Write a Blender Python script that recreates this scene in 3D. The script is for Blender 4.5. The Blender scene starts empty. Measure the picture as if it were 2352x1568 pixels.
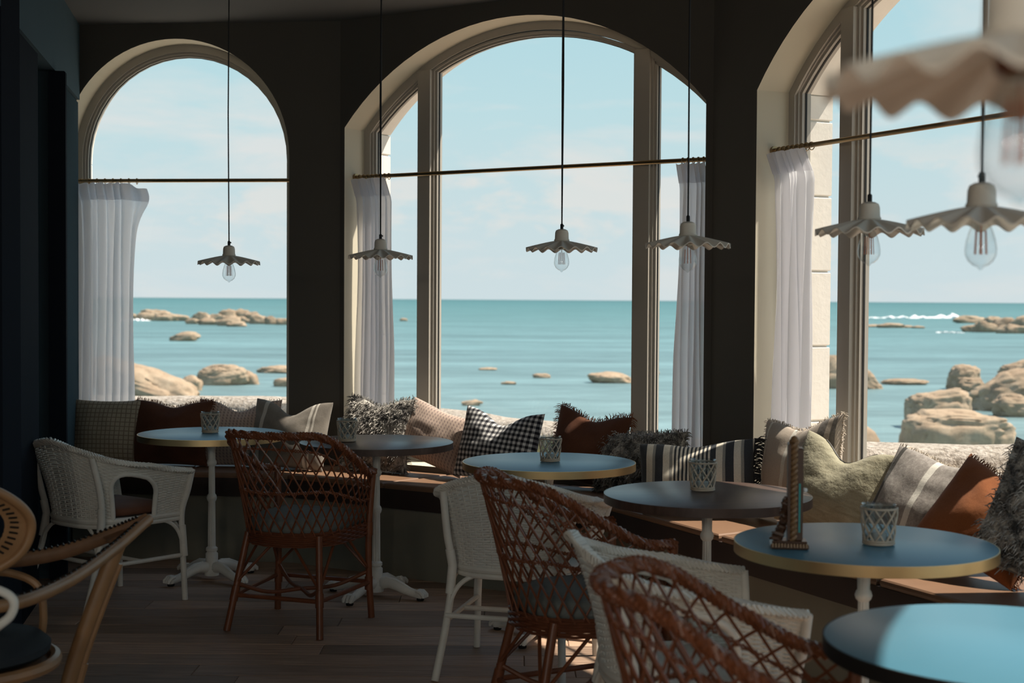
import bpy, math, random
from math import sin, cos, pi, radians, sqrt, exp, atan2, hypot
from mathutils import Vector, Matrix, noise as mnoise

random.seed(7)
SC = bpy.context.scene
COL = SC.collection

# ------------------------------------------------------------------ camera
cam_data = bpy.data.cameras.new('camera')
cam = bpy.data.objects.new('camera', cam_data)
COL.objects.link(cam)
cam.matrix_world = (Matrix.Translation((0, 0, 1.37)) @ Matrix.Rotation(radians(90 - 1.68), 4, 'X')
                    @ Matrix.Rotation(radians(0.36), 4, 'Z'))
cam_data.sensor_width = 36.0
cam_data.lens = 50.0
cam_data.clip_start = 0.05
cam_data.clip_end = 200000.0
cam_data.dof.use_dof = True
cam_data.dof.focus_distance = 6.2
cam_data.dof.aperture_fstop = 4.0
SC.camera = cam

# ------------------------------------------------------------------ exposure
SC.view_settings.view_transform = 'Standard'
SC.view_settings.look = 'None'
SC.view_settings.gamma = 1.0
SC.view_settings.use_curve_mapping = False
SC.view_settings.exposure = 0.0

# ------------------------------------------------------------------ node helpers
class NT:
    def __init__(self, nt):
        self.nt = nt
    def new(self, kind, **kw):
        n = self.nt.nodes.new(kind)
        for k, v in kw.items():
            setattr(n, k, v)
        return n
    def put(self, sock, v):
        if isinstance(v, bpy.types.NodeSocket):
            self.nt.links.new(v, sock)
        elif isinstance(v, (tuple, list)):
            sock.default_value = tuple(v) + (1.0,) if len(v) == 3 and len(sock.default_value) == 4 else v
        else:
            sock.default_value = v
    def m(self, op, a, b=0.0, c=None):
        n = self.new('ShaderNodeMath', operation=op)
        self.put(n.inputs[0], a)
        self.put(n.inputs[1], b)
        if c is not None:
            self.put(n.inputs[2], c)
        return n.outputs[0]
    def mix(self, f, a, b, blend='MIX'):
        n = self.new('ShaderNodeMix', data_type='RGBA', blend_type=blend)
        self.put(n.inputs['Factor'], f)
        self.put(n.inputs[6], a)
        self.put(n.inputs[7], b)
        return n.outputs[2]
    def ramp(self, fac, stops, interp='LINEAR'):
        n = self.new('ShaderNodeValToRGB')
        n.color_ramp.interpolation = interp
        el = n.color_ramp.elements
        while len(el) < len(stops):
            el.new(0.5)
        for e, (p, c) in zip(el, stops):
            e.position = p
            e.color = tuple(c) + (1.0,) if len(c) == 3 else c
        self.put(n.inputs[0], fac)
        return n.outputs[0]
    def noise(self, vec, scale, detail=3.0, rough=0.55, dist=0.0):
        n = self.new('ShaderNodeTexNoise')
        n.inputs['Scale'].default_value = scale
        n.inputs['Detail'].default_value = detail
        n.inputs['Roughness'].default_value = rough
        n.inputs['Distortion'].default_value = dist
        if vec is not None:
            self.put(n.inputs['Vector'], vec)
        return n.outputs['Fac']
    def vscale(self, vec, s):
        n = self.new('ShaderNodeVectorMath', operation='MULTIPLY')
        self.put(n.inputs[0], vec)
        n.inputs[1].default_value = s
        return n.outputs[0]
    def coord(self, which='Object'):
        return self.new('ShaderNodeTexCoord').outputs[which]
    def xyz(self, vec):
        n = self.new('ShaderNodeSeparateXYZ')
        self.put(n.inputs[0], vec)
        return n.outputs[0], n.outputs[1], n.outputs[2]
    def bump(self, h, strength=0.3, dist=0.01):
        n = self.new('ShaderNodeBump')
        n.inputs['Strength'].default_value = strength
        n.inputs['Distance'].default_value = dist
        self.put(n.inputs['Height'], h)
        return n.outputs[0]

def new_mat(name):
    m = bpy.data.materials.new(name)
    m.use_nodes = True
    nt = m.node_tree
    for n in list(nt.nodes):
        nt.nodes.remove(n)
    g = NT(nt)
    out = g.new('ShaderNodeOutputMaterial')
    return m, g, out

def pbsdf(g, out, color, rough=0.6, spec=0.5, metal=0.0, normal=None, **kw):
    b = g.new('ShaderNodeBsdfPrincipled')
    g.put(b.inputs['Base Color'], color)
    g.put(b.inputs['Roughness'], rough)
    b.inputs['Specular IOR Level'].default_value = spec
    b.inputs['Metallic'].default_value = metal
    if normal is not None:
        g.put(b.inputs['Normal'], normal)
    for k, v in kw.items():
        g.put(b.inputs[k.replace('_', ' ')], v)
    g.nt.links.new(b.outputs[0], out.inputs[0])
    return b

def plain(name, col, rough=0.6, spec=0.5, metal=0.0, var=0.18, nscale=6.0, bscale=0.0, bstr=0.2, bdist=0.004, coord='Object'):
    m, g, out = new_mat(name)
    v = g.coord(coord)
    f = g.noise(v, nscale, 4)
    f = g.m('MULTIPLY_ADD', f, 2 * var, 1 - var)
    c = g.mix(1.0, col, f, 'MULTIPLY')
    n = None
    if bscale:
        n = g.bump(g.noise(v, bscale, 4), bstr, bdist)
    pbsdf(g, out, c, rough, spec, metal, n)
    return m

M = {}

# ------------------------------------------------------------------ world: hazy summer sky
world = bpy.data.worlds.new('sky')
SC.world = world
world.use_nodes = True
wg = NT(world.node_tree)
for n in list(world.node_tree.nodes):
    world.node_tree.nodes.remove(n)
wo = wg.new('ShaderNodeOutputWorld')
bg = wg.new('ShaderNodeBackground')
wv = wg.coord('Generated')
wx, wy, wz = wg.xyz(wv)
sky = wg.ramp(wz, [(0.0, (0.64, 0.745, 0.78)), (0.06, (0.61, 0.745, 0.78)), (0.13, (0.53, 0.74, 0.79)),
                   (0.22, (0.44, 0.70, 0.78)), (0.45, (0.27, 0.50, 0.70)), (1.0, (0.13, 0.30, 0.58))])
cl = wg.noise(wg.vscale(wv, (2.2, 2.2, 9.0)), 2.6, 7, 0.6, 0.3)
clm = wg.ramp(cl, [(0.47, (0, 0, 0)), (0.66, (1, 1, 1))])
band = wg.ramp(wz, [(0.0, (0.35,) * 3), (0.05, (0.9,) * 3), (0.10, (0.75,) * 3), (0.17, (0.4,) * 3), (0.5, (0.45,) * 3)])
skyc = wg.mix(wg.m('MULTIPLY', clm, band), sky, (0.80, 0.79, 0.775))
cu = wg.noise(wg.vscale(wv, (1.0, 1.0, 2.4)), 9.0, 8, 0.58, 0.2)
cum = wg.ramp(cu, [(0.52, (0, 0, 0)), (0.60, (1, 1, 1))])
cub = wg.ramp(wz, [(0.0, (0.15,) * 3), (0.035, (0.75,) * 3), (0.085, (0.7,) * 3), (0.12, (0.0,) * 3)])
skyc = wg.mix(wg.m('MULTIPLY', cum, cub), skyc, (0.80, 0.785, 0.755))
skyc = wg.mix(wg.m('LESS_THAN', wz, -0.0005), skyc, (0.18, 0.32, 0.36))
wg.put(bg.inputs[0], skyc)
bg.inputs[1].default_value = 1.0
world.node_tree.links.new(bg.outputs[0], wo.inputs[0])

# ------------------------------------------------------------------ sun: high, from the right
SUN_AZ, SUN_EL = radians(85), radians(59.5)
sd = Vector((sin(SUN_AZ) * cos(SUN_EL), cos(SUN_AZ) * cos(SUN_EL), sin(SUN_EL)))
sun_data = bpy.data.lights.new('sun', 'SUN')
sun_data.energy = 8.0
sun_data.angle = radians(0.6)
sun_data.color = (1.0, 0.90, 0.76)
sun = bpy.data.objects.new('sun', sun_data)
COL.objects.link(sun)
sun.location = sd * 40
sun.rotation_euler = sd.to_track_quat('Z', 'Y').to_euler()

# ------------------------------------------------------------------ mesh helpers
class MB:
    def __init__(s):
        s.v, s.f, s.mi = [], [], []
    def add(s, verts, faces, mi=0):
        o = len(s.v)
        s.v.extend([tuple(p) for p in verts])
        s.f.extend([tuple(i + o for i in fc) for fc in faces])
        s.mi.extend([mi] * len(faces))
        return s
    def box(s, a, b, mi=0, bev=0.0):
        (x0, y0, z0), (x1, y1, z1) = a, b
        if bev <= 0:
            return s.add([(x0, y0, z0), (x1, y0, z0), (x1, y1, z0), (x0, y1, z0), (x0, y0, z1), (x1, y0, z1), (x1, y1, z1), (x0, y1, z1)],
                         [(0, 3, 2, 1), (4, 5, 6, 7), (0, 1, 5, 4), (1, 2, 6, 5), (2, 3, 7, 6), (3, 0, 4, 7)], mi)
        # chamfered top and bottom rims
        e = bev
        rings = []
        for z, k in ((z0, e), (z0 + e, 0), (z1 - e, 0), (z1, e)):
            rings.append([(x0 + k + e * 0, y0 + k, z), (x1 - k, y0 + k, z), (x1 - k, y1 - k, z), (x0 + k, y1 - k, z)])
        vs = [p for r in rings for p in r]
        fs = [(0, 3, 2, 1), (12, 13, 14, 15)]
        for r in range(3):
            for i in range(4):
                j = (i + 1) % 4
                fs.append((r * 4 + i, r * 4 + j, r * 4 + 4 + j, r * 4 + 4 + i))
        return s.add(vs, fs, mi)
    def prism(s, poly, z0, z1, mi=0):
        n = len(poly)
        vs = [(x, y, z0) for x, y in poly] + [(x, y, z1) for x, y in poly]
        fs = [tuple(range(n - 1, -1, -1)), tuple(range(n, 2 * n))]
        fs += [(i, (i + 1) % n, n + (i + 1) % n, n + i) for i in range(n)]
        return s.add(vs, fs, mi)
    def tube(s, pts, r, n=6, closed=False, flat=None, mi=0, caps=True, up=None):
        P = [Vector(p) for p in pts]
        T, A, B = frames(P, closed, up)
        k = len(P)
        vs, fs = [], []
        for i in range(k):
            ri = r[i] if isinstance(r, (list, tuple)) else r
            ra, rb = (ri * flat[0], ri * flat[1]) if flat else (ri, ri)
            for j in range(n):
                t = 2 * pi * j / n
                vs.append(P[i] + A[i] * (ra * cos(t)) + B[i] * (rb * sin(t)))
        for i in range(k if closed else k - 1):
            i2 = (i + 1) % k
            for j in range(n):
                j2 = (j + 1) % n
                fs.append((i * n + j, i * n + j2, i2 * n + j2, i2 * n + j))
        if caps and not closed:
            fs.append(tuple(range(n - 1, -1, -1)))
            fs.append(tuple((k - 1) * n + j for j in range(n)))
        return s.add(vs, fs, mi)
    def lathe(s, prof, n=24, c=(0, 0, 0), mi=0, mod=None, close=False):
        vs, fs = [], []
        for i, (r, z) in enumerate(prof):
            for j in range(n):
                t = 2 * pi * j / n
                q = mod(i, r, z, t) if mod else r
                vs.append((c[0] + q * cos(t), c[1] + q * sin(t), c[2] + z))
        m = len(prof)
        for i in range(m if close else m - 1):
            i2 = (i + 1) % m
            for j in range(n):
                j2 = (j + 1) % n
                fs.append((i * n + j, i * n + j2, i2 * n + j2, i2 * n + j))
        if not close:
            if prof[0][0] > 1e-6:
                fs.append(tuple(range(n - 1, -1, -1)))
            if prof[-1][0] > 1e-6:
                fs.append(tuple((m - 1) * n + j for j in range(n)))
        return s.add(vs, fs, mi)
    def grid(s, fn, nu, nv, cu=False, mi=0):
        vs, fs = [], []
        ku = nu if cu else nu + 1
        for i in range(ku):
            for j in range(nv + 1):
                vs.append(fn(i / nu, j / nv))
        for i in range(nu):
            i2 = (i + 1) % ku
            for j in range(nv):
                fs.append((i * (nv + 1) + j, i2 * (nv + 1) + j, i2 * (nv + 1) + j + 1, i * (nv + 1) + j + 1))
        return s.add(vs, fs, mi)
    def mesh(s, name, mats, smooth=True):
        me = bpy.data.meshes.new(name)
        me.from_pydata(s.v, [], s.f)
        mats = mats if isinstance(mats, (list, tuple)) else [mats]
        for m in mats:
            me.materials.append(m)
        if any(s.mi):
            me.polygons.foreach_set('material_index', s.mi)
        if smooth:
            me.polygons.foreach_set('use_smooth', [True] * len(me.polygons))
            try:
                me.set_sharp_from_angle(angle=radians(42))
            except Exception:
                pass
        me.update()
        return me
    def obj(s, name, mats, parent=None, smooth=True, loc=None, rz=None):
        o = bpy.data.objects.new(name, s.mesh(name, mats, smooth))
        COL.objects.link(o)
        if parent:
            o.parent = parent
        if loc is not None:
            o.location = loc
        if rz is not None:
            o.rotation_euler = (0, 0, rz)
        return o

def frames(P, closed=False, up=None):
    k = len(P)
    T = []
    for i in range(k):
        a = P[(i - 1) % k] if closed or i > 0 else P[0]
        b = P[(i + 1) % k] if closed or i < k - 1 else P[-1]
        d = b - a
        T.append(d.normalized() if d.length > 1e-9 else Vector((0, 0, 1)))
    ref = Vector(up) if up else (Vector((0, 0, 1)) if abs(T[0].z) < 0.9 else Vector((1, 0, 0)))
    A = [(ref - T[0] * ref.dot(T[0])).normalized()]
    for i in range(1, k):
        if up:
            a = ref - T[i] * ref.dot(T[i])
        else:
            a = A[-1] - T[i] * A[-1].dot(T[i])
        A.append(a.normalized() if a.length > 1e-6 else A[-1])
    return T, A, [T[i].cross(A[i]) for i in range(k)]

def bez(pts, n=12):
    """Catmull-Rom through the given points."""
    P = [Vector(p) for p in pts]
    out = []
    for i in range(len(P) - 1):
        p0 = P[i - 1] if i else P[0] * 2 - P[1]
        p1, p2 = P[i], P[i + 1]
        p3 = P[i + 2] if i + 2 < len(P) else P[-1] * 2 - P[-2]
        for k in range(n):
            t = k / n
            out.append(0.5 * ((2 * p1) + (p2 - p0) * t + (2 * p0 - 5 * p1 + 4 * p2 - p3) * t * t + (3 * p1 - p0 - 3 * p2 + p3) * t ** 3))
    out.append(P[-1])
    return out

def empty(name, loc=(0, 0, 0), rz=0.0, parent=None):
    o = bpy.data.objects.new(name, None)
    o.empty_display_size = 0.1
    COL.objects.link(o)
    o.location = loc
    o.rotation_euler = (0, 0, rz)
    if parent:
        o.parent = parent
    return o

def tag(o, label=None, cat=None, group=None, kind=None):
    if label:
        o['label'] = label
    if cat:
        o['category'] = cat
    if group:
        o['group'] = group
    if kind:
        o['kind'] = kind
    return o

def dup(o, parent=None):
    c = o.copy()
    COL.objects.link(c)
    if parent:
        c.parent = parent
        c.matrix_parent_inverse = o.matrix_parent_inverse.copy()
    for ch in list(o.children):
        dup(ch, c)
    return c

# ------------------------------------------------------------------ materials
M['reveal'] = plain('cream_reveal_paint', (0.66, 0.615, 0.50), 0.8, 0.25, var=0.04, nscale=3)
M['wall'] = plain('dark_taupe_plaster', (0.092, 0.085, 0.075), 0.85, 0.25, var=0.06, nscale=3, bscale=60, bstr=0.08)
M['navy'] = plain('navy_paint', (0.014, 0.018, 0.027), 0.9, 0.06, var=0.08, nscale=3)
M['blue_wall'] = plain('dark_blue_paint', (0.062, 0.102, 0.130), 0.85, 0.12, var=0.06, nscale=3)
M['ceil'] = plain('ceiling_paint', (0.105, 0.110, 0.112), 0.85, 0.2, var=0.05, nscale=2)
M['frame'] = plain('window_frame_paint', (0.42, 0.39, 0.345), 0.45, 0.4, var=0.04, nscale=4)
M['stone'] = plain('pale_limestone', (0.86, 0.81, 0.74), 0.8, 0.2, var=0.06, nscale=9, bscale=40, bstr=0.3)
M['gasket'] = plain('window_seal_rubber', (0.02, 0.02, 0.02), 0.6, 0.3, var=0.1)
M['brass'] = plain('aged_brass', (0.36, 0.255, 0.14), 0.34, 0.5, 1.0, var=0.10, nscale=14)
M['brass_edge'] = plain('brushed_brass_edging', (0.72, 0.52, 0.27), 0.38, 0.5, 1.0, var=0.08, nscale=9)
M['iron'] = plain('white_cast_iron', (0.78, 0.76, 0.71), 0.45, 0.5, var=0.12, nscale=18, bscale=120, bstr=0.1)
M['black'] = plain('black_rubber', (0.012, 0.012, 0.012), 0.6, 0.3, var=0.1)
M['cord'] = plain('black_cord', (0.012, 0.013, 0.016), 0.6, 0.3, var=0.1)
M['blue_top'] = plain('blue_laminate', (0.070, 0.205, 0.290), 0.36, 0.5, var=0.04, nscale=5)
M['lamp'] = plain('greige_ceramic', (0.70, 0.655, 0.585), 0.6, 0.3, var=0.06, nscale=9)
M['whitecane'] = plain('white_painted_rattan', (0.72, 0.695, 0.64), 0.5, 0.4, var=0.14, nscale=25)
M['cane'] = plain('red_brown_rattan', (0.19, 0.062, 0.026), 0.38, 0.5, var=0.38, nscale=22)
M['cane_dark'] = plain('dark_red_brown_rattan', (0.16, 0.052, 0.024), 0.42, 0.5, var=0.35, nscale=22)
M['honey'] = plain('honey_rattan', (0.33, 0.175, 0.080), 0.4, 0.5, var=0.25, nscale=12)
M['honey_band'] = plain('woven_honey_cane', (0.22, 0.115, 0.06), 0.5, 0.4, var=0.25, nscale=30)
M['binding'] = plain('black_cane_binding', (0.015, 0.013, 0.012), 0.5, 0.4, var=0.1)
M['leather'] = plain('brown_leather_seat', (0.22, 0.125, 0.075), 0.5, 0.4, var=0.2, nscale=7, bscale=50, bstr=0.15)
M['seat_edge'] = plain('dark_brown_bench_board', (0.040, 0.026, 0.022), 0.55, 0.35, var=0.2, nscale=7)
M['bench'] = plain('olive_grey_bench_paint', (0.24, 0.225, 0.180), 0.75, 0.3, var=0.05, nscale=4)
M['padgrey'] = plain('slate_grey_pad', (0.185, 0.20, 0.19), 0.85, 0.2, var=0.12, nscale=30, bscale=300, bstr=0.2, bdist=0.002)
M['padbrown'] = plain('rust_brown_pad', (0.165, 0.070, 0.040), 0.7, 0.25, var=0.25, nscale=12)
M['paddark'] = plain('charcoal_pad', (0.030, 0.036, 0.042), 0.8, 0.2, var=0.15, nscale=12)
M['wicker'] = plain('whitewashed_wicker', (0.50, 0.42, 0.33), 0.6, 0.3, var=0.2, nscale=60)
M['wax'] = plain('white_wax', (0.75, 0.74, 0.72), 0.5, 0.4, var=0.03)
M['carved'] = plain('carved_dark_wood', (0.085, 0.042, 0.025), 0.35, 0.5, var=0.3, nscale=40)
M['gilt'] = plain('worn_gilt_wood', (0.22, 0.125, 0.06), 0.4, 0.5, var=0.3, nscale=40)
M['teal_glass'] = plain('teal_picture_edge', (0.05, 0.30, 0.30), 0.2, 0.5, var=0.1)
M['concrete'] = plain('sunlit_concrete', (0.52, 0.45, 0.37), 0.9, 0.15, var=0.25, nscale=5, bscale=25, bstr=0.5, bdist=0.02)
M['terrace'] = plain('terrace_gravel', (0.55, 0.50, 0.43), 0.95, 0.1, var=0.2, nscale=9, bscale=40, bstr=0.4)
M['grass'] = plain('dune_grass', (0.16, 0.17, 0.055), 0.7, 0.2, var=0.35, nscale=8)
M['foam'] = plain('sea_foam', (0.90, 0.90, 0.90), 0.9, 0.1, var=0.04, nscale=1)
M['fringe_dark'] = plain('dark_yarn', (0.045, 0.045, 0.05), 0.9, 0.1, var=0.3, nscale=30)
M['fringe_rust'] = plain('rust_yarn', (0.20, 0.070, 0.030), 0.9, 0.1, var=0.3, nscale=30)
M['fringe_cream'] = plain('cream_yarn', (0.55, 0.48, 0.40), 0.9, 0.1, var=0.25, nscale=30)
M['fringe_grey'] = plain('grey_white_yarn', (0.30, 0.29, 0.27), 0.9, 0.1, var=0.5, nscale=60)

def mk_planks():
    m, g, out = new_mat('worn_brown_floorboard')
    v = g.coord('Object')
    rnd = g.new('ShaderNodeObjectInfo').outputs['Random']
    off = g.new('ShaderNodeCombineXYZ')
    g.put(off.inputs[0], g.m('MULTIPLY', rnd, 37.0))
    g.put(off.inputs[1], g.m('MULTIPLY', rnd, 11.0))
    va = g.new('ShaderNodeVectorMath', operation='ADD')
    g.put(va.inputs[0], v)
    g.put(va.inputs[1], off.outputs[0])
    grain = g.noise(g.vscale(va.outputs[0], (1.2, 22.0, 6.0)), 3.0, 6, 0.65, 0.4)
    base = g.ramp(grain, [(0.25, (0.21, 0.132, 0.092)), (0.5, (0.41, 0.275, 0.195)), (0.75, (0.58, 0.41, 0.30))])
    base = g.mix(1.0, base, g.m('MULTIPLY_ADD', rnd, 0.7, 0.65), 'MULTIPLY')
    rgh = g.m('MULTIPLY_ADD', grain, 0.3, 0.42)
    pbsdf(g, out, base, rgh, 0.4, 0, g.bump(grain, 0.25, 0.004))
    return m
M['plank'] = mk_planks()

def mk_brown_top():
    m, g, out = new_mat('dark_walnut_tabletop')
    v = g.coord('Object')
    grain = g.noise(g.vscale(v, (1.5, 30.0, 4.0)), 3.0, 5, 0.6, 0.3)
    c = g.ramp(grain, [(0.3, (0.060, 0.036, 0.030)), (0.7, (0.105, 0.066, 0.052))])
    pbsdf(g, out, c, 0.34, 0.5)
    return m
M['brown_top'] = mk_brown_top()

def mk_thin_glass(name, tint=(1, 1, 1), f0=0.04, rough=0.0, mx=1.0):
    m, g, out = new_mat(name)
    tr = g.new('ShaderNodeBsdfTransparent')
    g.put(tr.inputs[0], tint)
    gl = g.new('ShaderNodeBsdfGlossy')
    gl.inputs['Roughness'].default_value = rough
    lw = g.new('ShaderNodeFresnel')
    back = g.new('ShaderNodeNewGeometry').outputs['Backfacing']
    g.put(lw.inputs['IOR'], g.m('MULTIPLY_ADD', back, 1 / 1.45 - 1.45, 1.45))   # same glass from either side
    mixn = g.new('ShaderNodeMixShader')
    g.put(mixn.inputs[0], g.m('MULTIPLY', lw.outputs[0], mx))
    g.nt.links.new(tr.outputs[0], mixn.inputs[1])
    g.nt.links.new(gl.outputs[0], mixn.inputs[2])
    g.nt.links.new(mixn.outputs[0], out.inputs[0])
    return m
M['pane'] = mk_thin_glass('window_glass', (0.985, 0.995, 0.99), mx=0.55)
M['bulbglass'] = mk_thin_glass('bulb_glass', (0.91, 0.935, 0.94), mx=1.6)
M['cupglass'] = mk_thin_glass('tumbler_glass', (0.88, 0.91, 0.92), mx=1.2)
M['filament'] = plain('copper_filament', (0.55, 0.20, 0.11), 0.45, 0.4, 0.0, var=0.05)
M['socketmetal'] = plain('bulb_cap_metal', (0.55, 0.45, 0.35), 0.3, 0.5, 1.0, var=0.05)

def mk_curtain():
    m, g, out = new_mat('sheer_white_voile')
    d = g.new('ShaderNodeBsdfDiffuse')
    g.put(d.inputs[0], (0.82, 0.81, 0.83))
    t = g.new('ShaderNodeBsdfTranslucent')
    g.put(t.inputs[0], (0.90, 0.90, 0.93))
    x = g.new('ShaderNodeBsdfTransparent')
    a = g.new('ShaderNodeMixShader')
    a.inputs[0].default_value = 0.62
    g.nt.links.new(d.outputs[0], a.inputs[1])
    g.nt.links.new(t.outputs[0], a.inputs[2])
    b = g.new('ShaderNodeMixShader')
    b.inputs[0].default_value = 0.07
    g.nt.links.new(a.outputs[0], b.inputs[1])
    g.nt.links.new(x.outputs[0], b.inputs[2])
    g.nt.links.new(b.outputs[0], out.inputs[0])
    return m
M['voile'] = mk_curtain()

def mk_sea():
    m, g, out = new_mat('turquoise_sea')
    v = g.coord('Object')
    x, y, z = g.xyz(v)
    dist = g.m('LOGARITHM', g.m('MAXIMUM', y, 10.0), 10.0)
    t = g.m('DIVIDE', g.m('SUBTRACT', dist, 1.6), 2.2)
    c = g.ramp(t, [(0.0, (0.165, 0.238, 0.246)), (0.2, (0.132, 0.220, 0.236)), (0.45, (0.090, 0.188, 0.198)), (0.75, (0.060, 0.158, 0.168)), (1.0, (0.050, 0.132, 0.143))])
    big = g.noise(g.vscale(v, (0.012, 0.05, 1.0)), 1.0, 5, 0.6)
    fine = g.noise(g.vscale(v, (0.35, 1.1, 1.0)), 1.0, 5, 0.65)
    swell = g.noise(g.vscale(v, (0.035, 0.16, 1.0)), 1.0, 8, 0.72, 0.6)
    c = g.mix(1.0, c, g.m('MULTIPLY_ADD', big, 0.9, 0.55), 'MULTIPLY')
    c = g.mix(1.0, c, g.m('MULTIPLY_ADD', fine, 0.9, 0.55), 'MULTIPLY')
    c = g.mix(1.0, c, g.m('MULTIPLY_ADD', swell, 1.5, 0.25), 'MULTIPLY')
    caps = g.noise(g.vscale(v, (0.05, 0.25, 1.0)), 1.0, 6, 0.75)
    c = g.mix(g.ramp(caps, [(0.70, (0, 0, 0)), (0.73, (0.8, 0.8, 0.8))]), c, (0.40, 0.42, 0.42))
    pbsdf(g, out, c, 0.45, 0.12, 0, g.bump(fine, 0.25, 0.3))
    return m
M['sea'] = mk_sea()

def mk_rock():
    m, g, out = new_mat('beige_granite')
    v = g.coord('Object')
    rnd = g.new('ShaderNodeObjectInfo').outputs['Random']
    n1 = g.noise(v, 1.1, 6, 0.62, 0.3)
    n2 = g.noise(v, 7.0, 6, 0.7)
    c = g.ramp(n1, [(0.25, (0.27, 0.19, 0.13)), (0.5, (0.42, 0.31, 0.215)), (0.75, (0.50, 0.39, 0.285))])
    c = g.mix(1.0, c, g.m('MULTIPLY_ADD', n2, 0.7, 0.62), 'MULTIPLY')
    c = g.mix(1.0, c, g.m('MULTIPLY_ADD', rnd, 0.25, 0.85), 'MULTIPLY')
    pits = g.ramp(g.noise(v, 4.5, 3, 0.5), [(0.70, (0, 0, 0)), (0.76, (1, 1, 1))])
    c = g.mix(g.m('MULTIPLY', pits, 0.45), c, (0.12, 0.09, 0.06))
    pbsdf(g, out, c, 0.9, 0.1, 0, g.bump(n2, 0.5, 0.08))
    return m
M['rock'] = mk_rock()

def mk_rubble():
    m, g, out = new_mat('pebbledash_wall')
    v = g.coord('Object')
    n = g.noise(v, 26, 3, 0.7)
    w = g.noise(v, 1.3, 3)
    c = g.ramp(n, [(0.3, (0.20, 0.165, 0.13)), (0.5, (0.42, 0.36, 0.30)), (0.7, (0.60, 0.53, 0.46))])
    c = g.mix(1.0, c, g.m('MULTIPLY_ADD', w, 0.5, 0.7), 'MULTIPLY')
    pbsdf(g, out, c, 0.95, 0.1, 0, g.bump(n, 0.7, 0.03))
    return m
M['pebble'] = mk_rubble()

def fabric(name, fn, rough=0.9, wrinkle=0.25, wscale=14):
    m, g, out = new_mat(name)
    v = g.coord('Object')
    x, y, z = g.xyz(v)
    c = fn(g, v, x, y, z)
    weave = g.noise(v, 260, 2, 0.6)
    c = g.mix(1.0, c, g.m('MULTIPLY_ADD', weave, 0.5, 0.75), 'MULTIPLY')
    h = g.m('ADD', g.m('MULTIPLY', weave, 0.12), g.noise(v, wscale, 3, 0.5))
    pbsdf(g, out, c, rough, 0.12, 0, g.bump(h, wrinkle, 0.012), Sheen_Weight=0.15)
    return m

def frac(g, a, period, shift=0.0):
    return g.m('FRACT', g.m('ADD', g.m('DIVIDE', a, period), 100.0 + shift))

def stripes(bands):
    """bands: list of (centre, half width) in metres along local x."""
    def fn(g, x):
        acc = None
        for c0, hw in bands:
            k = g.m('LESS_THAN', g.m('ABSOLUTE', g.m('SUBTRACT', x, c0)), hw)
            acc = k if acc is None else g.m('MAXIMUM', acc, k)
        return acc
    return fn

def f_grid(g, v, x, y, z):
    a = g.m('LESS_THAN', frac(g, x, 0.024), 0.2)
    b = g.m('LESS_THAN', frac(g, z, 0.024), 0.2)
    return g.mix(g.m('MULTIPLY', g.m('MAXIMUM', a, b), 0.75), (0.43, 0.37, 0.28), (0.17, 0.13, 0.095))
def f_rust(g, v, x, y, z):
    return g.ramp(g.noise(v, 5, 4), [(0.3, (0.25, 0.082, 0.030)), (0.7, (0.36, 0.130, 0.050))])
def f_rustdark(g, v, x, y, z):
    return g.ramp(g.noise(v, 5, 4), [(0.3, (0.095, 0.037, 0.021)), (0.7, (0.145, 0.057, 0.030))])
def f_pink(g, v, x, y, z):
    a = frac(g, x, 0.020)
    w = g.m('LESS_THAN', a, 0.42)
    d = g.m('GREATER_THAN', frac(g, g.m('ADD', z, g.m('MULTIPLY', x, 0.8)), 0.016), 0.35)
    return g.mix(g.m('MULTIPLY', g.m('MULTIPLY', w, d), 0.8), (0.56, 0.43, 0.36), (0.27, 0.20, 0.19))
def f_taupe(g, v, x, y, z):
    s = stripes([(0.135, 0.008), (0.16, 0.005), (-0.15, 0.012)])(g, x)
    return g.mix(s, g.ramp(g.noise(v, 9, 3), [(0.3, (0.21, 0.185, 0.16)), (0.7, (0.29, 0.26, 0.225))]), (0.62, 0.58, 0.52))
def f_fuzzy(g, v, x, y, z):
    n = g.noise(v, 17, 5, 0.75, 1.2)
    return g.ramp(n, [(0.40, (0.06, 0.06, 0.06)), (0.50, (0.28, 0.26, 0.24)), (0.60, (0.60, 0.57, 0.52))])
def f_gingham(g, v, x, y, z):
    a = g.m('LESS_THAN', frac(g, x, 0.026), 0.5)
    b = g.m('LESS_THAN', frac(g, z, 0.026), 0.5)
    return g.ramp(g.m('MULTIPLY', g.m('ADD', a, b), 0.5), [(0.0, (0.74, 0.73, 0.72)), (0.4, (0.19, 0.19, 0.20)), (0.8, (0.018, 0.018, 0.024))], 'CONSTANT')
def f_bw(g, v, x, y, z):
    fine = g.m('LESS_THAN', frac(g, x, 0.017), 0.5)
    wide = g.m('LESS_THAN', frac(g, x, 0.075, 0.4), 0.62)
    sel = g.m('LESS_THAN', g.m('ABSOLUTE', g.m('SUBTRACT', x, -0.01)), 0.085)
    k = g.m('ADD', g.m('MULTIPLY', fine, sel), g.m('MULTIPLY', wide, g.m('SUBTRACT', 1.0, sel)))
    thin = g.m('LESS_THAN', frac(g, x, 0.075, 0.4), 0.16)
    c = g.mix(k, (0.66, 0.61, 0.52), (0.045, 0.050, 0.058))
    return g.mix(g.m('MULTIPLY', thin, g.m('SUBTRACT', 0.8, sel)), c, (0.34, 0.33, 0.30))
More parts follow.
